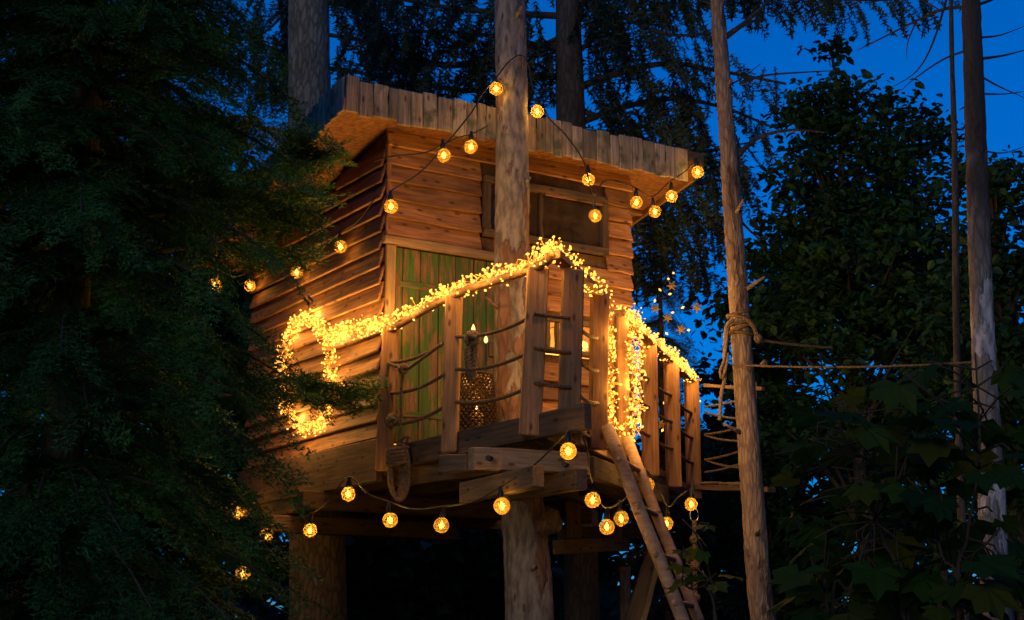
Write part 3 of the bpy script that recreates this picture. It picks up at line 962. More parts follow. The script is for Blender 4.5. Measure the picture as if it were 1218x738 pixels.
def conifer(name, label, base, height, zmin, zmax, nbr, rlen, spray, per, mat_, bark_, rng, r0=.14, group=None, cullx=None, t0=.2):
    root = thing(name, label, 'tree', base, group=group)
    b = Vector(base)
    trunk('trunk', [b + W(0, 0, -.2), b + W(.03, .02, height * .4), b + W(0, .03, height * .75), b + W(.02, 0, height)], (r0, r0 * .8, r0 * .45, .02), bark_, root, 12, 8)
    bmw = bmesh.new()
    P, X, Z, S = [], [], [], []
    for i in range(nbr):
        z = zmin + (zmax - zmin) * ((i + rng.uniform(0, 1)) / nbr)
        z = round(z / .3) * .3 + rng.normal(0, .055)
        az = rng.uniform(0, 2 * math.pi)
        L = rlen(z) * rng.uniform(.6, 1.15)
        d = np.array([math.cos(az), math.sin(az), 0.])
        rise = rng.uniform(-.05, .25)
        pts = []
        for t in np.linspace(0, 1, 6):
            pts.append(np.array(b) + np.array([0, 0, z]) + d * L * t + np.array([0, 0, L * (rise * t - .42 * t * t)]))
        tube_bm(bmw, [Vector(p) for p in pts], [.018 * (1 - .8 * t) + .002 for t in np.linspace(0, 1, 6)], 4)
        for q in range(per):
            t = t0 + (1 - t0) * (q + rng.uniform(0, 1)) / per
            t = min(t, 1.0)
            f = t * 5; k = min(int(f), 4)
            p = pts[k] + (pts[k + 1] - pts[k]) * (f - k)
            tan = pts[k + 1] - pts[k]; tan = tan / np.linalg.norm(tan)
            s = np.cross(tan, [0, 0, 1.]); sg = 1 if q % 2 else -1
            x = tan * rng.uniform(.5, 1.0) + s * sg * rng.uniform(.3, 1.0) * (1.15 - t * .6) + np.array([0, 0, rng.uniform(-.35, .1)])
            P.append(p); X.append(x); Z.append(np.array([0, 0, 1.]) + rng.normal(0, .3, 3)); S.append(spray * rng.uniform(.6, 1.2) * (.8 + .4 * t))
    P, X, Z, S = map(np.array, (P, X, Z, S))
    if cullx is not None:                       # keep what can be seen and a margin
        keep = P[:, 0] > cullx
        P, X, Z, S = P[keep], X[keep], Z[keep], S[keep]
    from_bm('branches', bmw, TWIG, root)['kind'] = 'stuff'
    c = from_tris('crown', multi(SPRAY_A, P, X, Z, S, rng), mat_, root)
    c['kind'] = 'stuff'
    return root

# dense conifer close by on the left
rng = np.random.default_rng(5)
big = conifer('conifer_tree', 'dense dark green conifer with long boughs crowding the cabin side wall', (-2.72, 9.3, 0), 9.5, .5, 6.6, 375,
              lambda z: 1.30 - .06 * max(0, z - 3), .34, 22, NEEDLE, BARK_D, rng, cullx=-3.5, t0=.06)
big2 = conifer('conifer_tree', 'second conifer standing behind the large dense one', (-4.0, 12.6, 0), 10.5, .8, 8.2, 110,
              lambda z: 1.75 - .1 * z, .42, 16, NEEDLE, BARK_D, rng, cullx=-5.2, t0=.08)
# two single boughs of it that reach in front of the cabin
def bough(pts, n, spray, rng, mat_, root, rad=.016):
    cl = spline(pts, 6)
    tube('branch', cl, [rad * (1 - .75 * k / (len(cl) - 1)) for k in range(len(cl))], TWIG, root, 5)
    A = np.array([tuple(p) for p in cl])
    P, X, Z = [], [], []
    for q in range(n):
        f = (len(A) - 1.001) * (.15 + .85 * (q + .5) / n); k = int(f)
        p = A[k] + (A[k + 1] - A[k]) * (f - k); tan = A[k + 1] - A[k]; tan /= np.linalg.norm(tan)
        s = np.cross(tan, [0, 0, 1.]); sg = 1 if q % 2 else -1
        P.append(p); X.append(tan * .8 + s * sg * rng.uniform(.2, .9) + np.array([0, 0, rng.uniform(-.45, .25)])); Z.append(np.array([0, 0, 1.]) + rng.normal(0, .4, 3))
    P, X, Z = map(np.array, (P, X, Z))
    o = from_tris('bough', multi(SPRAY_A, P, X, Z, spray * rng.uniform(.7, 1.2, n), rng), mat_, root)
    o['kind'] = 'stuff'
bough([at(200, 440, 9.6), at(300, 450, 10.6), at(360, 455, 11.3), at(415, 464, 11.6)], 120, .3, rng, NEEDLE, big)
bough([at(250, 470, 9.6), at(320, 470, 10.6), at(370, 470, 11.2), at(392, 478, 11.5)], 70, .28, rng, NEEDLE, big)
bough([at(180, 240, 9.4), at(280, 215, 10.2), at(340, 205, 10.8), at(374, 188, 11.1)], 90, .34, rng, NEEDLE, big)
bough([at(170, 170, 9.4), at(270, 150, 10.2), at(330, 155, 10.8), at(356, 172, 11.0)], 80, .32, rng, NEEDLE, big)
bough([at(180, 300, 9.4), at(270, 290, 10.2), at(320, 298, 10.8), at(335, 300, 11.0)], 90, .32, rng, NEEDLE, big)
bough([at(160, 220, 9.3), at(250, 225, 10.0), at(310, 235, 10.7), at(350, 232, 11.0)], 110, .36, rng, NEEDLE, big)
bough([at(150, 260, 9.2), at(260, 250, 10.0), at(340, 262, 10.6)], 100, .36, rng, NEEDLE, big)
bough([at(150, 640, 9.4), at(250, 650, 10.4), at(318, 668, 11.0)], 36, .26, rng, NEEDLE, big)
bough([at(150, 690, 9.2), at(240, 690, 10.2), at(305, 700, 10.8)], 36, .28, rng, NEEDLE, big)

# spruce whose trunk rises through the cabin
t1 = thing('spruce_tree', 'thick straight grey-brown trunk rising out of the cabin roof beside the conifer', 'tree', ground_pt(at(378, 738, 13.8), 0))
b0 = ground_pt(at(379, 738, 13.8))
trunk('trunk', [b0, at(378, 738, 13.8), at(375, 560, 13.8), at(371, 300, 13.8), at(368, 100, 13.8), at(367, 0, 13.8), at(366, -150, 13.8), at(366, -420, 13.8)], (.30, .245, .232, .215, .195, .185, .17, .14), BARK_L, t1, 28, 14, .007, 3)
# pine standing in front of the cabin, through the balcony
t2 = thing('pine_tree', 'slender pine with half stripped bark growing through the balcony in front of the door', 'tree', ground_pt(at(632, 738, 12.1), 0))
trunk('trunk', [ground_pt(at(634, 738, 12.1)), at(630, 738, 12.1), at(623, 620, 12.1), at(612, 500, 12.1), at(609, 330, 12.1), at(609, 150, 12.1), at(607, 0, 12.1), at(606, -150, 12.1), at(605, -420, 12.1)],
      (.24, .185, .165, .15, .14, .13, .12, .11, .08), BARK_C, t2, 28, 14, .007, 4)
bm = bmesh.new()
c0, c1 = at(640, 628, 11.98), at(662, 622, 11.9)
tube_bm(bm, [c0, c0.lerp(c1, .3), c0.lerp(c1, .75), c1], [.05, .1, .095, .07], 9)
roughen(bm, .03, 9, 9)
from_bm('branch_stub', bm, bark('broken_stub', (.12, .07, .04), (.25, .16, .1), (.05, .03, .02), scale=18), t2)

stubs(t2, [(at(609, 230, 12.1), .13), (at(609, 380, 12.1), .14), (at(607, 30, 12.1), .12), (at(626, 690, 12.1), .17)], BARK_C, 2)
# drooping spruce limbs: hanging strands of needles along a limb
def hanging(limbs, root, mat_, rng, per=34, slen=(.28, .75)):
    P, X, Z, S = [], [], [], []
    for pts, r, dens in limbs:
        cl = spline(pts, 7)
        tube('limb', cl, [r * (1 - .7 * k / (len(cl) - 1)) for k in range(len(cl))], TWIG, root, 6)
        A = np.array([tuple(p) for p in cl])
        L = np.linalg.norm(np.diff(A, axis=0), axis=1).sum()
        n = int(per * L * dens)
        for q in range(n):
            f = (len(A) - 1.001) * (.12 + .88 * (q + rng.uniform(0, 1)) / n) if n else 0
            k = min(int(f), len(A) - 2)
            p = A[k] + (A[k + 1] - A[k]) * (f - k)
            off = rng.normal(0, 1, 3) * np.array([.1, .35, .05])
            tan = A[k + 1] - A[k]; tan /= np.linalg.norm(tan)
            t = f / len(A)
            P.append(p + off * (1 - .4 * t)); X.append(np.array([0, 0, -1.]) + tan * rng.uniform(-.1, .75) + rng.normal(0, .22, 3)); Z.append(rng.normal(0, 1, 3)); S.append(rng.uniform(*slen) * (1.1 - .5 * t))
    if len(P):
        P, X, Z, S = map(np.array, (P, X, Z, S))
        o = from_tris('crown', multi(HANG, P, X, Z, S, rng), mat_, root)
        o['kind'] = 'stuff'

rng = np.random.default_rng(8)
t3 = thing('spruce_tree', 'dark spruce behind the cabin with drooping boughs above the roof', 'tree', ground_pt(at(694, 738, 15.8), 0))
trunk('trunk', [ground_pt(at(696, 738, 15.8)), at(693, 738, 15.8), at(688, 500, 15.8), at(680, 200, 15.8), at(676, 0, 15.8), at(674, -200, 15.8), at(672, -480, 15.8)], (.26, .18, .17, .155, .14, .12, .07), BARK_D, t3, 18, 10)
def lim(Y0, Y1, pts, r=.035, dens=1.0):
    n = len(pts) - 1
    return ([at(p[0], p[1], Y0 + (Y1 - Y0) * k / n) for k, p in enumerate(pts)], r, dens)
limbs = [lim(15.8, 16.6, ((678, 55), (610, 60), (540, 78), (480, 62), (446, 18), (430, -30)), .05),
         lim(15.8, 15.2, ((678, 20), (580, 14), (500, 4), (430, -14)), .04, 1.2),
         lim(15.8, 16.4, ((678, 92), (620, 92), (560, 108), (490, 100), (440, 112), (400, 130)), .045, 1.1),
         lim(15.8, 15.0, ((678, 110), (720, 92), (790, 76), (852, 84), (935, 100)), .045, 1.2),
         lim(15.8, 16.4, ((680, 150), (740, 128), (800, 118), (860, 128), (915, 150)), .04, 1.3),
         lim(15.8, 15.3, ((678, 8), (730, -14), (800, -16), (862, -22)), .04, 1.4),
         lim(15.8, 16.8, ((676, -30), (600, -40), (520, -36), (440, -50), (395, -40)), .04, 1.5),
         lim(15.8, 16.8, ((676, -40), (760, -60), (850, -50), (940, -30), (1010, -14)), .04, 1.1),
         lim(15.8, 17.2, ((690, 60), (740, 20), (800, 10)), .03, .9),
         lim(15.8, 16.9, ((684, 270), (760, 240), (820, 246), (868, 262)), .04, 1.5),
         lim(15.8, 16.2, ((684, 250), (750, 228), (800, 226), (850, 215), (890, 220)), .04, 1.3),
         lim(15.8, 17.4, ((684, 330), (760, 290), (810, 290), (846, 318)), .03, 1.2),
         lim(15.8, 17.0, ((680, 180), (760, 170), (830, 180), (890, 170)), .03, .9)]
limbs += [lim(15.8, 14.6, ((676, -20), (720, 10), (790, 40), (850, 40)), .035, 1.3),
          lim(15.8, 16.4, ((676, 40), (640, 60), (600, 110), (560, 130)), .03, 1.2),
          lim(15.8, 16.8, ((676, -60), (780, -50), (880, -30), (960, -6), (1050, 0), (1120, -10)), .035, 1.1),
          lim(15.8, 16.2, ((680, 130), (760, 150), (830, 165), (890, 200)), .03, 1.2),
          lim(15.8, 16.0, ((676, 60), (560, 40), (480, 40), (410, 60)), .03, 1.2)]
hanging(limbs, t3, NEEDLE_B, rng, 17)
# second spruce further back on the left of it
t4 = thing('spruce_tree', 'spruce behind the roof whose needles hang between the two pale trunks', 'tree', ground_pt(at(372, 738, 18.5), 0))
trunk('trunk', [ground_pt(at(372, 738, 18.5)), at(372, 400, 18.5), at(380, 0, 18.5), at(384, -300, 18.5)], (.22, .16, .13, .05), BARK_D, t4, 12, 8)
hanging([lim(18.5, 18.0, ((380, 20 + d), (420 + 8 * k, 30 + d), (450 + 10 * k, 50 + d), (505, 80 + d)), .03, 1.2) for k, d in enumerate((-60, -20, 20, 60, 95))] +
        [lim(18.5, 18.0, ((380, 0 + d), (350, 14 + d), (325, 40 + d), (300, 60 + d)), .03, 1.1) for d in (-50, -10, 30, 60)], t4, NEEDLE_B, rng, 18)

# leaning young tree on the right
t5 = thing('young_tree', 'thin leaning tree with rope tied round its trunk beside the rope bridge', 'tree', ground_pt(at(930, 738, 12.6), 0))
trunk('trunk', [ground_pt(at(945, 738, 12.6)), at(908, 738, 12.6), at(896, 600, 12.6), at(885, 450, 12.6), at(877, 330, 12.6), at(868, 200, 12.6), at(858, 70, 12.6), at(852, -20, 12.6), at(842, -250, 12.6)],
      (.115, .098, .09, .084, .078, .07, .062, .055, .035), BARK_R, t5, 20, 14, .005, 6)
stubs(t5, [(at(872, 260, 12.6), .07), (at(879, 350, 12.6), .078), (at(890, 520, 12.6), .085), (at(862, 110, 12.6), .065), (at(899, 640, 12.6), .09)], BARK_R, 5)
def twigs(specs, root, name='limb'):
    for Y, r, pts in specs:
        cl = spline([at(p[0], p[1], Y + .12 * i) for i, p in enumerate(pts)], 5)
        tube(name, cl, [r * (1 - .75 * k / (len(cl) - 1)) for k in range(len(cl))], TWIG if r < .02 else BARK_D, root, 7)
twigs([(12.6, .028, ((862, 45), (885, 28), (905, 10), (930, -12))), (12.6, .018, ((872, 36), (895, 26), (910, 14))), (12.6, .012, ((866, 100), (878, 96), (905, 76))),
       (12.6, .026, ((874, 190), (900, 165), (940, 155), (985, 158))), (12.6, .014, ((880, 100), (910, 90), (960, 86), (1000, 84))),
       (12.6, .014, ((862, 20), (845, 5), (830, 0))), (12.6, .013, ((878, 260), (900, 282), (915, 286)))], t5)
# tree at the far right with bare side shoots
t6 = thing('birch_tree', 'tall dark trunk with pale flaking base and bare side branches', 'tree', ground_pt(at(1200, 738, 10.5), 0))
trunk('trunk', [ground_pt(at(1215, 738, 10.5)), at(1188, 738, 10.5), at(1180, 600, 10.5), at(1172, 450, 10.5), at(1167, 350, 10.5), at(1162, 200, 10.5), at(1157, 60, 10.5), at(1154, -30, 10.5), at(1148, -260, 10.5)],
      (.125, .094, .086, .08, .075, .072, .066, .06, .04), BARK_W, t6, 20, 14, .005, 7)
twigs([(10.5, .014, ((1150, 8), (1120, 12), (1090, 25), (1050, 45), (1020, 60))), (10.5, .012, ((1168, 70), (1195, 66), (1225, 58))), (10.5, .009, ((1165, 45), (1190, 42), (1222, 30))),
       (10.5, .009, ((1168, 92), (1190, 104), (1222, 118))), (10.5, .008, ((1170, 112), (1195, 112), (1225, 108))), (10.5, .014, ((1165, 5), (1180, 0), (1195, -6))),
       (10.5, .009, ((1150, 60), (1120, 72), (1085, 96), (1070, 110))), (10.5, .01, ((1130, -15), (1110, 50), (1090, 85), (1060, 105))), (10.5, .007, ((1170, 180), (1195, 182), (1225, 172))),
       (10.5, .007, ((1090, 25), (1080, 50), (1078, 70))), (10.5, .006, ((1120, 14), (1100, 2), (1080, -4)))], t6)
t7 = thing('birch_tree', 'thin dark stem standing beside the tall trunk with bare branches', 'tree', ground_pt(at(1140, 738, 11.6), 0))
trunk('trunk', [ground_pt(at(1142, 738, 11.6)), at(1140, 500, 11.6), at(1136, 200, 11.6), at(1132, 60, 11.6), at(1131, -60, 11.6)], (.035, .03, .024, .02, .012), BARK_D, t7, 8, 8, .002)

# ---- broadleaf crowns
def leaf_base(rng):
    w = .33
    c = [(0, 0, 0), (.3, w, .05), (.7, w * .75, .02), (1, 0, -.1), (.7, -w * .75, .02), (.3, -w, .05)]
    c = np.array(c, float)
    return np.array([[c[0], c[1], c[2]], [c[0], c[2], c[3]], [c[0], c[3], c[4]], [c[0], c[4], c[5]]])
LEAFT = leaf_base(RNG)
def crown_leaves(center, rad, n, size, rng, clumps=60, tight=.3, shape=None):
    """leaves in flat sprays gathered in clumps through an ellipsoid"""
    c = np.array(center, float); rad = np.array(rad, float)
    u = unit(rng.normal(0, 1, (clumps, 3))) * (rng.uniform(0, 1, (clumps, 1)) ** .5)
    u[:, :2] *= (1 - .62 * np.clip(u[:, 2:3], 0, 1))
    cc = c + u * rad
    k = rng.integers(0, clumps, n)
    sz = tight * rng.uniform(.6, 1.3, clumps)
    P = cc[k] + rng.normal(0, 1, (n, 3)) * np.array([1, 1, .32]) * sz[k][:, None]
    X = rng.normal(0, 1, (n, 3)); X[:, 2] = X[:, 2] * .4 - .35
    Z = rng.normal(0, .45, (n, 3)) + np.array([0, 0, 1.])
    return P, X, Z, size * rng.uniform(.45, 1.55, n), cc
def broadleaf(name, label, base, zc, rad, n, size, rng, clumps=60, tight=.3, r0=.1, mat_=None, group=None, limbs=20):
    root = thing(name, label, 'tree', base, group=group)
    b = Vector(base)
    topz = zc + rad[2] * .8
    cl = [b + W(0, 0, -.15), b + W(.05, 0, topz * .35), b + W(-.04, .05, topz * .7), b + W(.03, 0, topz)]
    trunk('trunk', cl, (r0, r0 * .8, r0 * .5, .015), BARK_D, root, 10, 8)
    P, X, Z, S, cc = crown_leaves((b.x, b.y, zc), rad, n, size, rng, clumps, tight)
    bmw = bmesh.new()
    for q in cc[:limbs * 2]:
        z0 = max(.6, q[2] - rng.uniform(.5, 1.3))
        s = b + W(.0, 0, min(z0, topz * .95)); e_ = Vector(q)
        m_ = s.lerp(e_, .5) + W(0, 0, .12)
        tube_bm(bmw, spline([s, m_, e_], 4), [r0 * .36 * (1 - .8 * t / 8) for t in range(9)], 5)
    from_bm('limbs', bmw, TWIG, root)['kind'] = 'stuff'
    o = from_tris('crown', place(LEAFT, P, X, Z, S), mat_ or LEAF_B, root)
    o['kind'] = 'stuff'
    return root
rng = np.random.default_rng(21)
def px_tree(name, label, px, pyc, Y, rpx, rpy, n, size, clumps, tight, mat_=None, group=None):
    s = Y / 1855
    p = at(px, pyc, Y)
    return broadleaf(name, label, (p.x, p.y, 0), p.z, (rpx * s, rpx * s * 1.0, rpy * s), n, size, rng, clumps, tight, .1, mat_, group)
G1 = 'leafy trees beyond the treehouse'
px_tree('leafy_tree', 'tall dense leafy tree between the leaning tree and the flaking trunk', 1008, 320, 17, 140, 310, 17500, .095, 170, .22, group=G1)
px_tree('leafy_tree', 'leafy tree rising behind the rope bridge', 918, 520, 20, 85, 240, 11000, .125, 90, .28, group=G1)
px_tree('leafy_tree', 'leafy tree growing past the tall flaking trunk', 1195, 450, 14, 105, 320, 11000, .085, 130, .19, group=G1)
px_tree('leafy_tree', 'low leafy tree below the two taut ropes', 1100, 430, 19, 140, 350, 14500, .105, 150, .25, group=G1)
px_tree('leafy_tree', 'leafy tree seen under the balcony and the ladder', 830, 610, 23, 120, 110, 5500, .16, 70, .34, group=G1)
px_tree('leafy_tree', 'shadowy leafy tree under the cabin floor behind the spruce trunk', 500, 660, 22, 170, 120, 9000, .18, 90, .4, group=G1)
px_tree('leafy_tree', 'leafy tree filling the gaps behind the dense conifer', 160, 350, 20, 190, 420, 9000, .2, 120, .45, group=G1)

px_tree('leafy_tree', 'leafy tree showing between the conifer and the cabin side wall', 262, 480, 19, 75, 210, 7000, .17, 90, .3, group=G1)
# distant woodland: one mass nobody could count
P, X, Z, S = [], [], [], []
n = 26000
th = rng.uniform(-1.0, 1.0, n)
rr_ = rng.uniform(27, 40, n)
hz = 1.2 + 3.6 * (.6 + .4 * np.sin(th * 17) * np.sin(th * 41 + 1)) 
P = np.stack([rr_ * np.sin(th * .9), rr_ * np.cos(th * .9), rng.uniform(0, 1, n) * hz * 1.25], 1)
X = rng.normal(0, 1, (n, 3)); Z = rng.normal(0, .6, (n, 3)) + np.array([0, 0, 1.])
o = from_tris('woodland', place(LEAFT, P, X, Z, rng.uniform(.3, .6, n)), LEAF_F)
tag(o, 'dark mass of distant woodland undergrowth behind all the trees', 'woodland', kind='stuff')

# unseen leaf ring added to cut the sky light, gap left for the sun
n = 52000
th = rng.uniform(.62, 2 * math.pi - .62, n)
gap = np.abs((th - (SUN_ROT % (2 * math.pi)) + math.pi) % (2 * math.pi) - math.pi) < R(13)
th = th[~gap]; n = len(th)
rr_ = rng.uniform(17, 26, n)
P = np.stack([rr_ * np.sin(th), 6 + rr_ * np.cos(th), rng.uniform(0, 1, n) ** .85 * (10 + 3 * np.sin(th * 9) + 2 * np.sin(th * 23))], 1)
o = from_tris('woodland', place(LEAFT, P, rng.normal(0, 1, (n, 3)), rng.normal(0, .6, (n, 3)) + np.array([0, 0, 1.]), rng.uniform(.55, 1.0, n)), LEAF_F)
tag(o, 'unseen ring of leaves added to block sky light round the clearing', 'woodland', kind='stuff')

# ---- the lit fir with star ornaments beside the cabin
rng = np.random.default_rng(31)
xm = at(792, 700, 16.2)
fir = conifer('fir_tree', 'slim fir decorated with star ornaments and tiny lights behind the balcony', (xm.x, xm.y, 0), 5.75, .4, 5.6, 90,
              lambda z: max(.12, .62 * (5.75 - z) / 5.3 + .08), .26, 11, NEEDLE_B, BARK_D, rng, .06)
led_proto = None
def star_mesh(r=.06):
    bm = bmesh.new()
    ring = [bm.verts.new((math.cos(a) * q, .0, math.sin(a) * q)) for k in range(12) for a, q in ((math.pi * k / 6, r if k % 2 == 0 else r * .45),)]
    f, b_ = bm.verts.new((0, -.02, 0)), bm.verts.new((0, .02, 0))
    for k in range(12):
        bm.faces.new((ring[k], ring[(k + 1) % 12], f)); bm.faces.new((ring[(k + 1) % 12], ring[k], b_))
    me = bpy.data.meshes.new('star'); bm.to_mesh(me); bm.free()
    return me
STRAW = noisy('straw_ornament', (.4, .28, .1), (.65, .47, .2), 40, .7)
sm = star_mesh()
for k, (px, py) in enumerate(((799, 340), (794, 378), (810, 392), (779, 367), (829, 366), (786, 505), (768, 440))):
    o = mesh_obj('star_ornament', sm, STRAW, None, Matrix.Translation(at(px, py, 15.45)) @ Matrix.Rotation(.4 * k, 4, 'Y'))
    if not sm.materials: sm.materials.append(STRAW)
    tag(o, 'straw star ornament hanging on the slim fir behind the balcony', 'ornament', 'straw stars on the fir')

# ------------------------------------------------------------------ string lights
def ico(r, sub):
    bm = bmesh.new(); bmesh.ops.create_icosphere(bm, subdivisions=sub, radius=r)
    me = bpy.data.meshes.new('globe'); bm.to_mesh(me); bm.free()
    return me
BR = .055
GLOBE = ico(BR, 3); GLOBE.materials.append(BULBG); GLOBE.polygons.foreach_set('use_smooth', [True] * len(GLOBE.polygons))
def lathe(prof, n=14):
    bm = bmesh.new()
    rings = [[bm.verts.new((r * math.cos(2 * math.pi * k / n), r * math.sin(2 * math.pi * k / n), z)) for k in range(n)] for r, z in prof]
    for a, b in zip(rings, rings[1:]):
        for k in range(n): bm.faces.new((a[k], a[(k + 1) % n], b[(k + 1) % n], b[k]))
    bm.faces.new(rings[0][::-1]); bm.faces.new(rings[-1])
    bmesh.ops.recalc_face_normals(bm, faces=bm.faces)
    me = bpy.data.meshes.new('lathe'); bm.to_mesh(me); bm.free()
    me.polygons.foreach_set('use_smooth', [True] * len(me.polygons))
    return me
SOCK = lathe(((.018, BR * .9), (.021, BR * .95), (.021, BR + .035), (.014, BR + .045), (.012, BR + .07), (.006, BR + .075))); SOCK.materials.append(CABLE)
def filament_mesh():
    me = lathe(((.002, -.028), (.010, -.02), (.013, -.004), (.012, .010), (.006, .022), (.004, .03)), 10)
    me.materials.append(FILAMENT)
    return me
FILM = filament_mesh()
BULB_W = 2.2
def string_lights(label, strands, bulbs, loc):
    """strands: cable polylines; bulbs: (px, py, Y, tilt)"""
    root = thing('string_lights', label, 'string lights', loc, group=None)
    for st in strands:
        tube('cable', spline(st, 7), .0062, CABLE, root, 6)
    for px, py, Y, tilt, w in bulbs:
        c = at(px, py, Y)
        M = Matrix.Translation(c) @ Matrix.Rotation(R(tilt), 4, 'Y') @ Matrix.Rotation(random.uniform(0, 6), 4, 'Z')
        b = mesh_obj('bulb', GLOBE, BULBG, root, M)
        mesh_obj('socket', SOCK, CABLE, b, M)
        f = mesh_obj('filament', FILM, FILAMENT, b, M)
        point_light('bulb_glow', c, BULB_W * w * random.uniform(.65, 1.3), .02, (1, .58, .14), b)
    return root
def up(px, py, Y, d=.128):
    return at(px, py, Y) + W(0, 0, d)
# 1: along the roof, round the pine and on to the far eave
Y1 = lambda px: H((px - 463) / 118.0, -.5, 0).y
UB = [(465, 246, 11.55), (528, 185, 11.6), (560, 175, 11.7), (590, 106, 11.9), (639, 133, 12.05), (700, 214, 12.45), (708, 257, 12.55), (757, 241, 12.95), (779, 252, 13.15), (799, 234, 13.2), (830, 205, 13.1)]
sA = [up(465, 246, 11.55), at(500, 205, 11.58), at(530, 172, 11.6), at(560, 135, 11.75), at(575, 110, 11.85), at(590, 93, 11.88), at(604, 75, 11.92), at(618, 66, 11.95), at(627, 74, 12.02), at(634, 105, 12.05), at(640, 118, 12.05), at(652, 140, 12.1),
      at(672, 160, 12.2), at(694, 192, 12.35), at(706, 232, 12.5), at(720, 215, 12.7), at(752, 222, 12.9), at(775, 234, 13.1), at(797, 216, 13.15), at(815, 204, 13.1), at(826, 192, 13.08)]
string_lights('black cable of amber globe bulbs looped along the roof edge round the pine', [sA, [at(446, 192, 11.75), at(468, 186, 11.6), at(505, 182, 11.6), at(530, 171, 11.6), at(548, 163, 11.65), at(560, 160, 11.7), at(580, 150, 11.9)]],
              [(x, y, Y, random.uniform(-8, 8), 1) for x, y, Y in UB], at(590, 106, 11.9))
# 2: down the side wall
def side(px, py, off=-.14):
    """point on a plane beside the side wall"""
    o = MHI @ Vector((0, 0, EYE)); p = MHI @ at(px, py, 10)
    d = p - o
    return MH @ (o + d * ((off - o.x) / d.x))
SB = [(405, 294), (353, 324), (297, 340), (255, 341)]
pts = [side(446, 236, -.05)] + [side(x, y) + W(0, 0, .128) for x, y in SB[:3]] + [at(255, 341, 10.3) + W(0, 0, .128)]
bl = []
for k, (x, y) in enumerate(SB):
    p = side(x, y) if k < 3 else at(x, y, 10.3)
    bl.append((x, y, p.y, random.uniform(-6, 6), .8))
q = []
for a, b in zip(pts, pts[1:]):
    q += [a, a.lerp(b, .5) - W(0, 0, .05)]
string_lights('cable of amber globe bulbs strung down the dark side wall into the conifer', [q + [pts[-1]]], bl, pts[1])
# 3: below the platform and the balcony
LB = [(283, 610, 13.6), (317, 637, 12.9), (369, 631, 12.2), (414, 588, 11.65), (464, 619, 11.3), (525, 625, 10.9), (597, 602, 10.25), (676, 537, 9.86), (705, 595, 10.6), (739, 617, 11.2), (722, 627, 11.0), (770, 577, 11.9), (793, 623, 12.8), (822, 600, 13.0)]
tips = [up(*b) for b in LB]
s3 = []
for a, b in zip(tips[:8], tips[1:8]):
    s3 += [a, a.lerp(b, .5) - W(0, 0, .035)]
s3.append(tips[7])
s3b = [tips[7], at(690, 515, 9.9), at(698, 535, 10.1), at(700, 552, 10.3), at(704, 572, 10.55), at(716, 600, 10.8), at(724, 604, 11.0), at(734, 600, 11.1), at(742, 595, 11.2), at(755, 580, 11.6), at(768, 560, 11.9), at(785, 585, 12.4), at(795, 603, 12.8), at(808, 590, 12.9), at(818, 584, 13.0)]
string_lights('cable of amber globe bulbs hanging below the platform and balcony', [s3, s3b], [(x, y, Y, random.uniform(-8, 8), 1 if i != 7 else 1) for i, (x, y, Y) in enumerate(LB)], tips[5])
# 4: a short strand lost in the conifer
string_lights('single amber globe bulb on a loose cable end inside the conifer', [[up(289, 682, 11.6), at(300, 655, 11.9), at(312, 640, 12.4), at(318, 622, 12.9)]], [(289, 682, 11.6, 4, .8)], at(289, 682, 11.6))

# ------------------------------------------------------------------ fairy light garlands
def octa(r):
    v = np.array([[1, 0, 0], [-1, 0, 0], [0, 1, 0], [0, -1, 0], [0, 0, 1.5], [0, 0, -1.5]]) * r
    f = [(0, 2, 4), (2, 1, 4), (1, 3, 4), (3, 0, 4), (2, 0, 5), (1, 2, 5), (3, 1, 5), (0, 3, 5)]
    return np.array([[v[i] for i in t] for t in f])
LEDT = octa(.0108)
WIRE = simple('gold_lit_wire', (.42, .24, .06), .5)  # golden glow of the LEDs put into the copper wire's colour
def resample(pts, step):
    P = [Vector(p) for p in pts]; out = []; carry = 0
    for a, b in zip(P, P[1:]):
        L = (b - a).length; s = carry
        while s < L:
            out.append(a.lerp(b, s / L)); s += step
        carry = s - L
    return out
def garland(label, paths, loc, rng, lights):
    """paths: (points, LEDs per metre, radius); lights: watts per metre"""
    root = thing('fairy_light_garland', label, 'fairy lights', loc)
    LT, bmw = [], bmesh.new()
    n_l = 0
    for pts, dens, rad, wpm, out in paths:
        cl = spline(pts, 8)
        L = sum((b - a).length for a, b in zip(cl, cl[1:]))
        C0 = np.array([tuple(p) for p in resample(cl, .02)])
        for st in range(3):
            ph = rng.uniform(0, 6)
            wv = [Vector(p) + W(rad * .45 * math.sin(i * .55 + ph + 2 * st), rad * .45 * math.cos(i * .43 + ph), rad * .45 * math.sin(i * .37 + ph * 2)) for i, p in enumerate(C0)]
            tube_bm(bmw, wv[::2] if len(wv) > 6 else wv, .003, 3, False)
        n = int(L * dens)
        k = rng.integers(0, len(C0), n)
        d = unit(rng.normal(0, 1, (n, 3))) * (rad * rng.uniform(.25, 1.15, n) ** .8)[:, None]
        P = C0[k] + d
        LT.append(place(LEDT, P, unit(d + 1e-4), rng.normal(0, 1, (n, 3)), rng.uniform(.45, 1.15, n)))
        for p, q in zip(C0[k], P):
            tube_bm(bmw, [Vector(p) + (Vector(q) - Vector(p)) * .2, Vector(q)], .0024, 3, False)
        m = max(1, int(round(L / .22)))
        for i in range(m):
            j = min(len(C0) - 1, int((i + .5) / m * len(C0)))
            point_light('garland_glow', Vector(C0[j]) + (Vector(out) * .14 if i % 2 else -Vector(out) * .03 + W(0, 0, .04)), wpm * L / m, .05, (1, .49, .095), root)
    w = from_bm('wire', bmw, WIRE, root)
    w['kind'] = 'stuff'
    o = from_tris('led_cluster', np.concatenate(LT), LED, root)
    o['kind'] = 'stuff'
    return root
rng = np.random.default_rng(41)
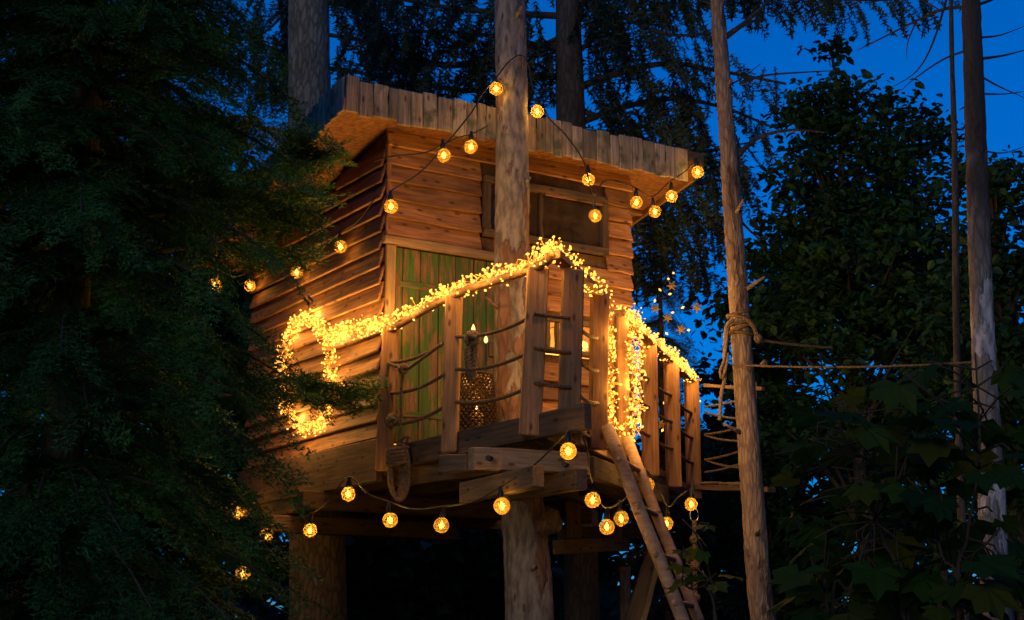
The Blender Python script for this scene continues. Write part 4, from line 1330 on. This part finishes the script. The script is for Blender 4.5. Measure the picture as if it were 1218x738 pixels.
GW = 11.0
OL, OR = Vector((-.5, -.86, 0)), Vector((.6, -.8, 0))
def over(p, dz=.055): return p + W(0, 0, dz - .012)
wc = [side(365 + 30 * math.cos(a), 445 + 66 * math.sin(a), -.09) for a in np.linspace(0, 2 * math.pi, 17)]
g_left = [side(393, 402, -.1), side(420, 392, -.1), over(post_top(0) + W(-.02, 0, 0), .04), over((post_top(0) + post_top(1)) / 2, .05), over(post_top(1)), over((post_top(1) + post_top(2)) / 2, .055), over(post_top(2)), over(peak, .045), over((peak + post_top(4)) / 2, .04), over(post_top(4) + W(.03, .03, 0), .03)]
p45 = W(.735, 11.5, 4.17)
garland('glowing fairy light garland wound along the left handrail and down the ladder opening',
        [(g_left[:3], 270, .09, GW * 1.2, OL), (g_left[2:], 225, .085, GW, OL), ([over(post_top(4) + W(.05, .05, 0), .0), W(.70, 11.28, 4.0), W(.715, 11.29, 3.6), W(.71, 11.28, 3.2)], 240, .08, GW * 1.2, OR)], post_top(1), rng, 1)
garland('round wreath of glowing fairy lights hung on the side wall behind a conifer bough', [(wc, 230, .08, GW, -EX)], side(365, 445, -.09), rng, 1)
garland('glowing fairy light garland wound along the right handrail beside the rope bridge',
        [([over(post_top(5), .03), over(post_top(6), .04), over(post_top(7), .04), over(post_top(8) + W(.03, .12, 0), .03)], 225, .082, GW * 1.3, OR),
         ([over(post_top(5) + W(.1, -.05, 0), .0), post_top(5) + W(.11, -.06, -.4), post_top(5) + W(.1, -.06, -.95)], 240, .085, GW * 1.3, OR),
         ([W(.74, 11.38, 3.28), W(.80, 11.45, 3.22), W(.86, 11.5, 3.3)], 120, .05, 2, OR)], post_top(6), rng, 1)
# tiny lights on the fir
fl = thing('fairy_light_chain', 'thin chain of tiny fairy lights scattered over the slim fir', 'fairy lights', at(795, 330, 15.4))
LPX = [(801, 325), (795, 332), (801, 340), (797, 350), (779, 358), (829, 366), (812, 366), (800, 372), (819, 393), (785, 345), (793, 397), (780, 405), (790, 480), (798, 495), (788, 512), (806, 520), (832, 477), (828, 492), (770, 470), (775, 520), (765, 500)]
from_tris('led_cluster', place(octa(.014), np.array([tuple(at(x, y, 15.5)) for x, y in LPX]), rng.normal(0, 1, (len(LPX), 3)), rng.normal(0, 1, (len(LPX), 3)), np.ones(len(LPX))), LED, fl)['kind'] = 'stuff'
tube('wire', spline([at(x, y + 2, 15.5) for x, y in LPX], 3), .003, CABLE, fl, 4)

# ------------------------------------------------------------------ openwork lantern on the balcony
lb = at(567, 503, 11.75)
lan = thing('lantern', 'tall openwork lantern glowing on the balcony floor in front of the green door', 'lantern', (lb.x, lb.y, ZD + .015))
def openwork(prof, n, m):
    bm = bmesh.new()
    rings = []
    for j in range(m + 1):
        t = j / m
        r = np.interp(t, [p[0] for p in prof], [p[1] for p in prof]); z = np.interp(t, [0, 1], [0, prof[-1][2]])
        rings.append([bm.verts.new((r * math.cos(2 * math.pi * (k + .5 * (j % 2)) / n), r * math.sin(2 * math.pi * (k + .5 * (j % 2)) / n), z)) for k in range(n)])
    for j in range(m):
        a, b = rings[j], rings[j + 1]
        for k in range(n):
            if j % 2 == 0:
                bm.faces.new((a[k], a[(k + 1) % n], b[k])); bm.faces.new((a[(k + 1) % n], b[(k + 1) % n], b[k]))
            else:
                bm.faces.new((a[k], b[(k + 1) % n], b[k])); bm.faces.new((a[k], a[(k + 1) % n], b[(k + 1) % n]))
    me = bpy.data.meshes.new('shade'); bm.to_mesh(me); bm.free()
    return me
sh = openwork([(0, .165, 0), (.5, .145, .25), (.85, .125, .4), (1, .115, .5)], 20, 20)
bm = bmesh.new(); bm.from_mesh(sh)
bmesh.ops.wireframe(bm, faces=bm.faces, thickness=.019, use_replace=True, use_even_offset=False)
bm.to_mesh(sh); bm.free()
ML = Matrix.Translation(Vector((lb.x, lb.y, ZD + .055)))
BRONZE = simple('bronze_filigree', (.07, .04, .02), .55, .4)
mesh_obj('shade', sh, BRONZE, lan, ML)
mesh_obj('base', lathe(((.17, 0), (.175, .01), (.175, .035), (.165, .04)), 26), BRONZE, lan, Matrix.Translation(Vector((lb.x, lb.y, ZD + .015))))
mesh_obj('cap', lathe(((.12, .49), (.12, .51), (.05, .53), (.02, .55), (.012, .58)), 22), BRONZE, lan, ML)
cd = mesh_obj('candle', lathe(((.05, 0), (.05, .2), (.04, .21)), 16), simple('ivory_wax', (.7, .55, .35), .5), lan, Matrix.Translation(Vector((lb.x, lb.y, ZD + .05))))
mesh_obj('flame', lathe(((.003, 0), (.011, .015), (.009, .03), (.002, .05)), 8), FLAME, cd, Matrix.Translation(Vector((lb.x, lb.y, ZD + .27))))
point_light('candle_glow', (lb.x, lb.y, ZD + .45), 1.6, .02, (1, .46, .1), cd)
# rope tied above it and two small flame lights
kn = thing('knotted_rope', 'thick knotted rope dangling from the top railing rope above the lantern', 'rope', at(563, 430, 11.0))
knot('rope_knot', at(562, 403, 10.93), .055, ROPE, kn)
twisted_rope('rope', spline([at(560, 405, 10.95), at(557, 425, 10.97), at(561, 452, 11.0)]), .03, ROPE, kn, .09)
twisted_rope('rope', spline([at(566, 405, 10.95), at(565, 425, 10.97), at(563, 450, 11.0)]), .026, ROPE, kn, .09)
for px, py in ((563, 391), (578, 404)):
    c = at(px, py, 11.9)
    fo = thing('flame_light', 'small flame light rising just above the big rope knot' if px < 570 else 'small flame light standing between the hanging rope and the pine trunk', 'candle light', c, group='flame lights by the door')
    mesh_obj('flame', lathe(((.004, 0), (.016, .018), (.014, .035), (.002, .065)), 10), FLAME, fo, Matrix.Translation(c - W(0, 0, .03)))
    tube('stick', [c - W(0, 0, .03), W(c.x, c.y, ZD)], .008, METAL, fo, 6)

# ------------------------------------------------------------------ lamp inside the cabin
lc = H(1.55, 1.5, .95)
pl = thing('floor_lamp', 'warm floor lamp inside the cabin behind the small lower window', 'lamp', lc)
mesh_obj('lamp_base', lathe(((.09, -.8), (.09, -.78), (.02, -.76), (.018, -.1), (.03, -.06), (.03, -.03)), 20), BRONZE, pl, Matrix.Translation(lc))
mesh_obj('light_bulb', ico(.035, 2), emit('lamp_bulb', (1, .7, .3), 6), pl, Matrix.Translation(lc))
point_light('lamp_glow', lc + W(0, 0, .07), 110, .05, (1, .5, .12), pl)

# ------------------------------------------------------------------ ropes on the right-hand trees, posts under the platform
wr = thing('tied_rope', 'thick rope lashed round the leaning tree with loose ends hanging', 'rope', at(884, 400, 12.6))
for k in range(5):
    c = at(879 + k * .6, 374 + 6 * k, 12.6)
    tl = (.25, -.3, .15, .35, -.1)[k]
    bm = bmesh.new()
    rr2 = .092 + .007 * (k % 2)
    tube_bm(bm, [c + W(rr2 * math.cos(u), rr2 * math.sin(u), tl * rr2 * math.cos(u)) for u in np.linspace(0, 6.283, 25)], .0135, 7)
    from_bm('coil', bm, ROPE, wr, smooth=True)
twisted_rope('loose_end', spline([at(872, 380, 12.48), at(864, 390, 12.47), at(862, 420, 12.48), at(862, 450, 12.5), at(858, 470, 12.5), at(856, 500, 12.5)]), .017, ROPEP, wr)
twisted_rope('loose_end', spline([at(866, 388, 12.47), at(864, 410, 12.46), at(861, 430, 12.47), at(857, 440, 12.47), at(858, 450, 12.47), at(863, 440, 12.47), at(866, 420, 12.47)]), .012, ROPEP, wr)
twisted_rope('loose_end', spline([at(884, 378, 12.48), at(893, 384, 12.48), at(899, 395, 12.5), at(902, 406, 12.52)]), .02, ROPE, wr)
tr1 = thing('taut_rope', 'short upper rope stretched from the lashing into the leaves', 'rope', at(905, 405, 12.5))
twisted_rope('rope', sag(at(900, 404, 12.5), at(990, 414, 12.8), .01), .012, ROPE, tr1)
knot('rope_knot', at(902, 403, 12.5), .035, ROPE, tr1)
tr2 = thing('taut_rope', 'long lower rope stretched between the leaning tree and the flaking trunk', 'rope', at(1000, 432, 12))
twisted_rope('rope', sag(at(872, 434, 12.5), at(1172, 430, 10.45), .03), .010, ROPE, tr2)
knot('rope_knot', at(909, 433, 12.3), .03, ROPE, tr2)
for px, Y, lab in ((742, 14.6, 'slim round pole propping the platform behind the ladder'),):
    p = at(px, 655, Y)
    o = tube('support_pole', [W(p.x, p.y, -.1), W(p.x + .01, p.y, 2.4)], .055, BARK_R, None, 12)
    tag(o, lab, 'pole')
br1 = thing('brace', 'slanted timber brace under the platform beside the slim pole', 'brace', ground_pt(at(745, 738, 14.2), 0))
board('timber', at(745, 760, 14.2), at(778, 655, 14.0), .13, .07, BEAM, br1, up=(1, 0, 0))
board('timber', at(763, 745, 14.1), at(783, 670, 13.95), .05, .05, LIGHTW, br1, up=(1, 0, 0))

# ------------------------------------------------------------------ maple saplings close by
def maple_leaf_mesh(curl=.14, seed=0):
    rm = random.Random(seed)
    lobes = [(-150, .42), (-118, .46), (-88, .78), (-66, .58), (-42, .92), (-22, .66), (0, 1.0), (22, .66), (42, .92), (66, .58), (88, .78), (118, .46), (150, .42)]
    bm = bmesh.new()
    c = bm.verts.new((0, 0, .0))
    out = []
    for a, r in lobes:
        a += rm.uniform(-5, 5); r *= rm.uniform(.85, 1.1)
        x, y = r * math.cos(R(a)) , r * math.sin(R(a))
        out.append(bm.verts.new((x, y, -curl * (x * x + y * y) + .12 * abs(y) + rm.uniform(-.04, .04) + (.03 if r < .55 else -.03))))
    for a, b in zip(out, out[1:]): bm.faces.new((c, a, b))
    s = [bm.verts.new(p) for p in ((-.02, .012, 0), (-.02, -.012, 0), (-.75, -.008, .12), (-.75, .008, .12))]
    bm.faces.new(s)
    me = bpy.data.meshes.new('maple_leaf'); bm.to_mesh(me); bm.free()
    me.materials.append(MAPLE)
    return me
LEAFM = [maple_leaf_mesh(c, i) for i, c in enumerate((.14, .3, .45, .22, .38, .05))]
rk = random.Random(17)
def sapling(label, stems, n, box, Y0, size, group='maple saplings'):
    """stems: px polylines; leaves set on side shoots off the stems"""
    base = at(*stems[0][0], Y0)
    root = thing('maple_sapling', label, 'sapling', ground_pt(base, 0))
    nodes = []
    for st in stems:
        pts = [ground_pt(at(*st[0], Y0), 0)] + [at(x, y, Y0 + rk.uniform(-.15, .15)) for x, y in st]
        cl = spline(pts, 6)
        tube('stem', cl, [.012 * (1 - .7 * k / (len(cl) - 1)) for k in range(len(cl))], TWIG, root, 6)
        nodes += cl[4:]
    for k in range(n):
        px, py = rk.uniform(box[0], box[2]), rk.uniform(box[1], box[3])
        Y = Y0 + rk.uniform(-.5, .6)
        p = at(px, py, Y)
        nd = min(nodes, key=lambda q: (q - p).length)
        s = size * rk.uniform(.65, 1.25)
        dirv = (p - nd); dirv.z = 0
        az = math.atan2(dirv.y, dirv.x) + rk.uniform(-.6, .6)
        M = Matrix.Translation(p) @ Matrix.Rotation(az, 4, 'Z') @ Matrix.Rotation(R(rk.uniform(0, 40)), 4, 'Y') @ Matrix.Rotation(R(rk.uniform(-28, 28)), 4, 'X') @ Matrix.Scale(s, 4)
        mesh_obj('leaf', rk.choice(LEAFM), MAPLE, root, M)
        tube('shoot', [nd, nd.lerp(p, .5) + W(0, 0, .04), M @ Vector((-.7, 0, .1))], .004, TWIG, root, 4)
    return root
sapling('maple sapling with broad leaves below the taut ropes', [((1075, 738), (1050, 640), (1020, 560), (985, 470), (975, 420)), ((1080, 738), (1062, 660), (1040, 620))], 60, (935, 470, 1120, 730), 6.6, .14)
sapling('maple sapling with broad leaves in front of the flaking trunk', [((1140, 738), (1150, 640), (1165, 540), (1160, 420)), ((1145, 738), (1120, 660), (1100, 560))], 62, (1065, 440, 1225, 735), 6.2, .14)
sapling('small maple sapling with few leaves at the foot of the ladder', [((850, 738), (846, 690), (830, 640), (812, 618)), ((852, 738), (820, 700), (800, 688))], 9, (790, 616, 870, 700), 9.8, .11)
sapling('low maple sapling with lit leaf edges beside the leaning tree', [((985, 738), (975, 690), (960, 650)), ((990, 738), (1010, 700), (1030, 660))], 30, (925, 610, 1070, 735), 6.8, .135)
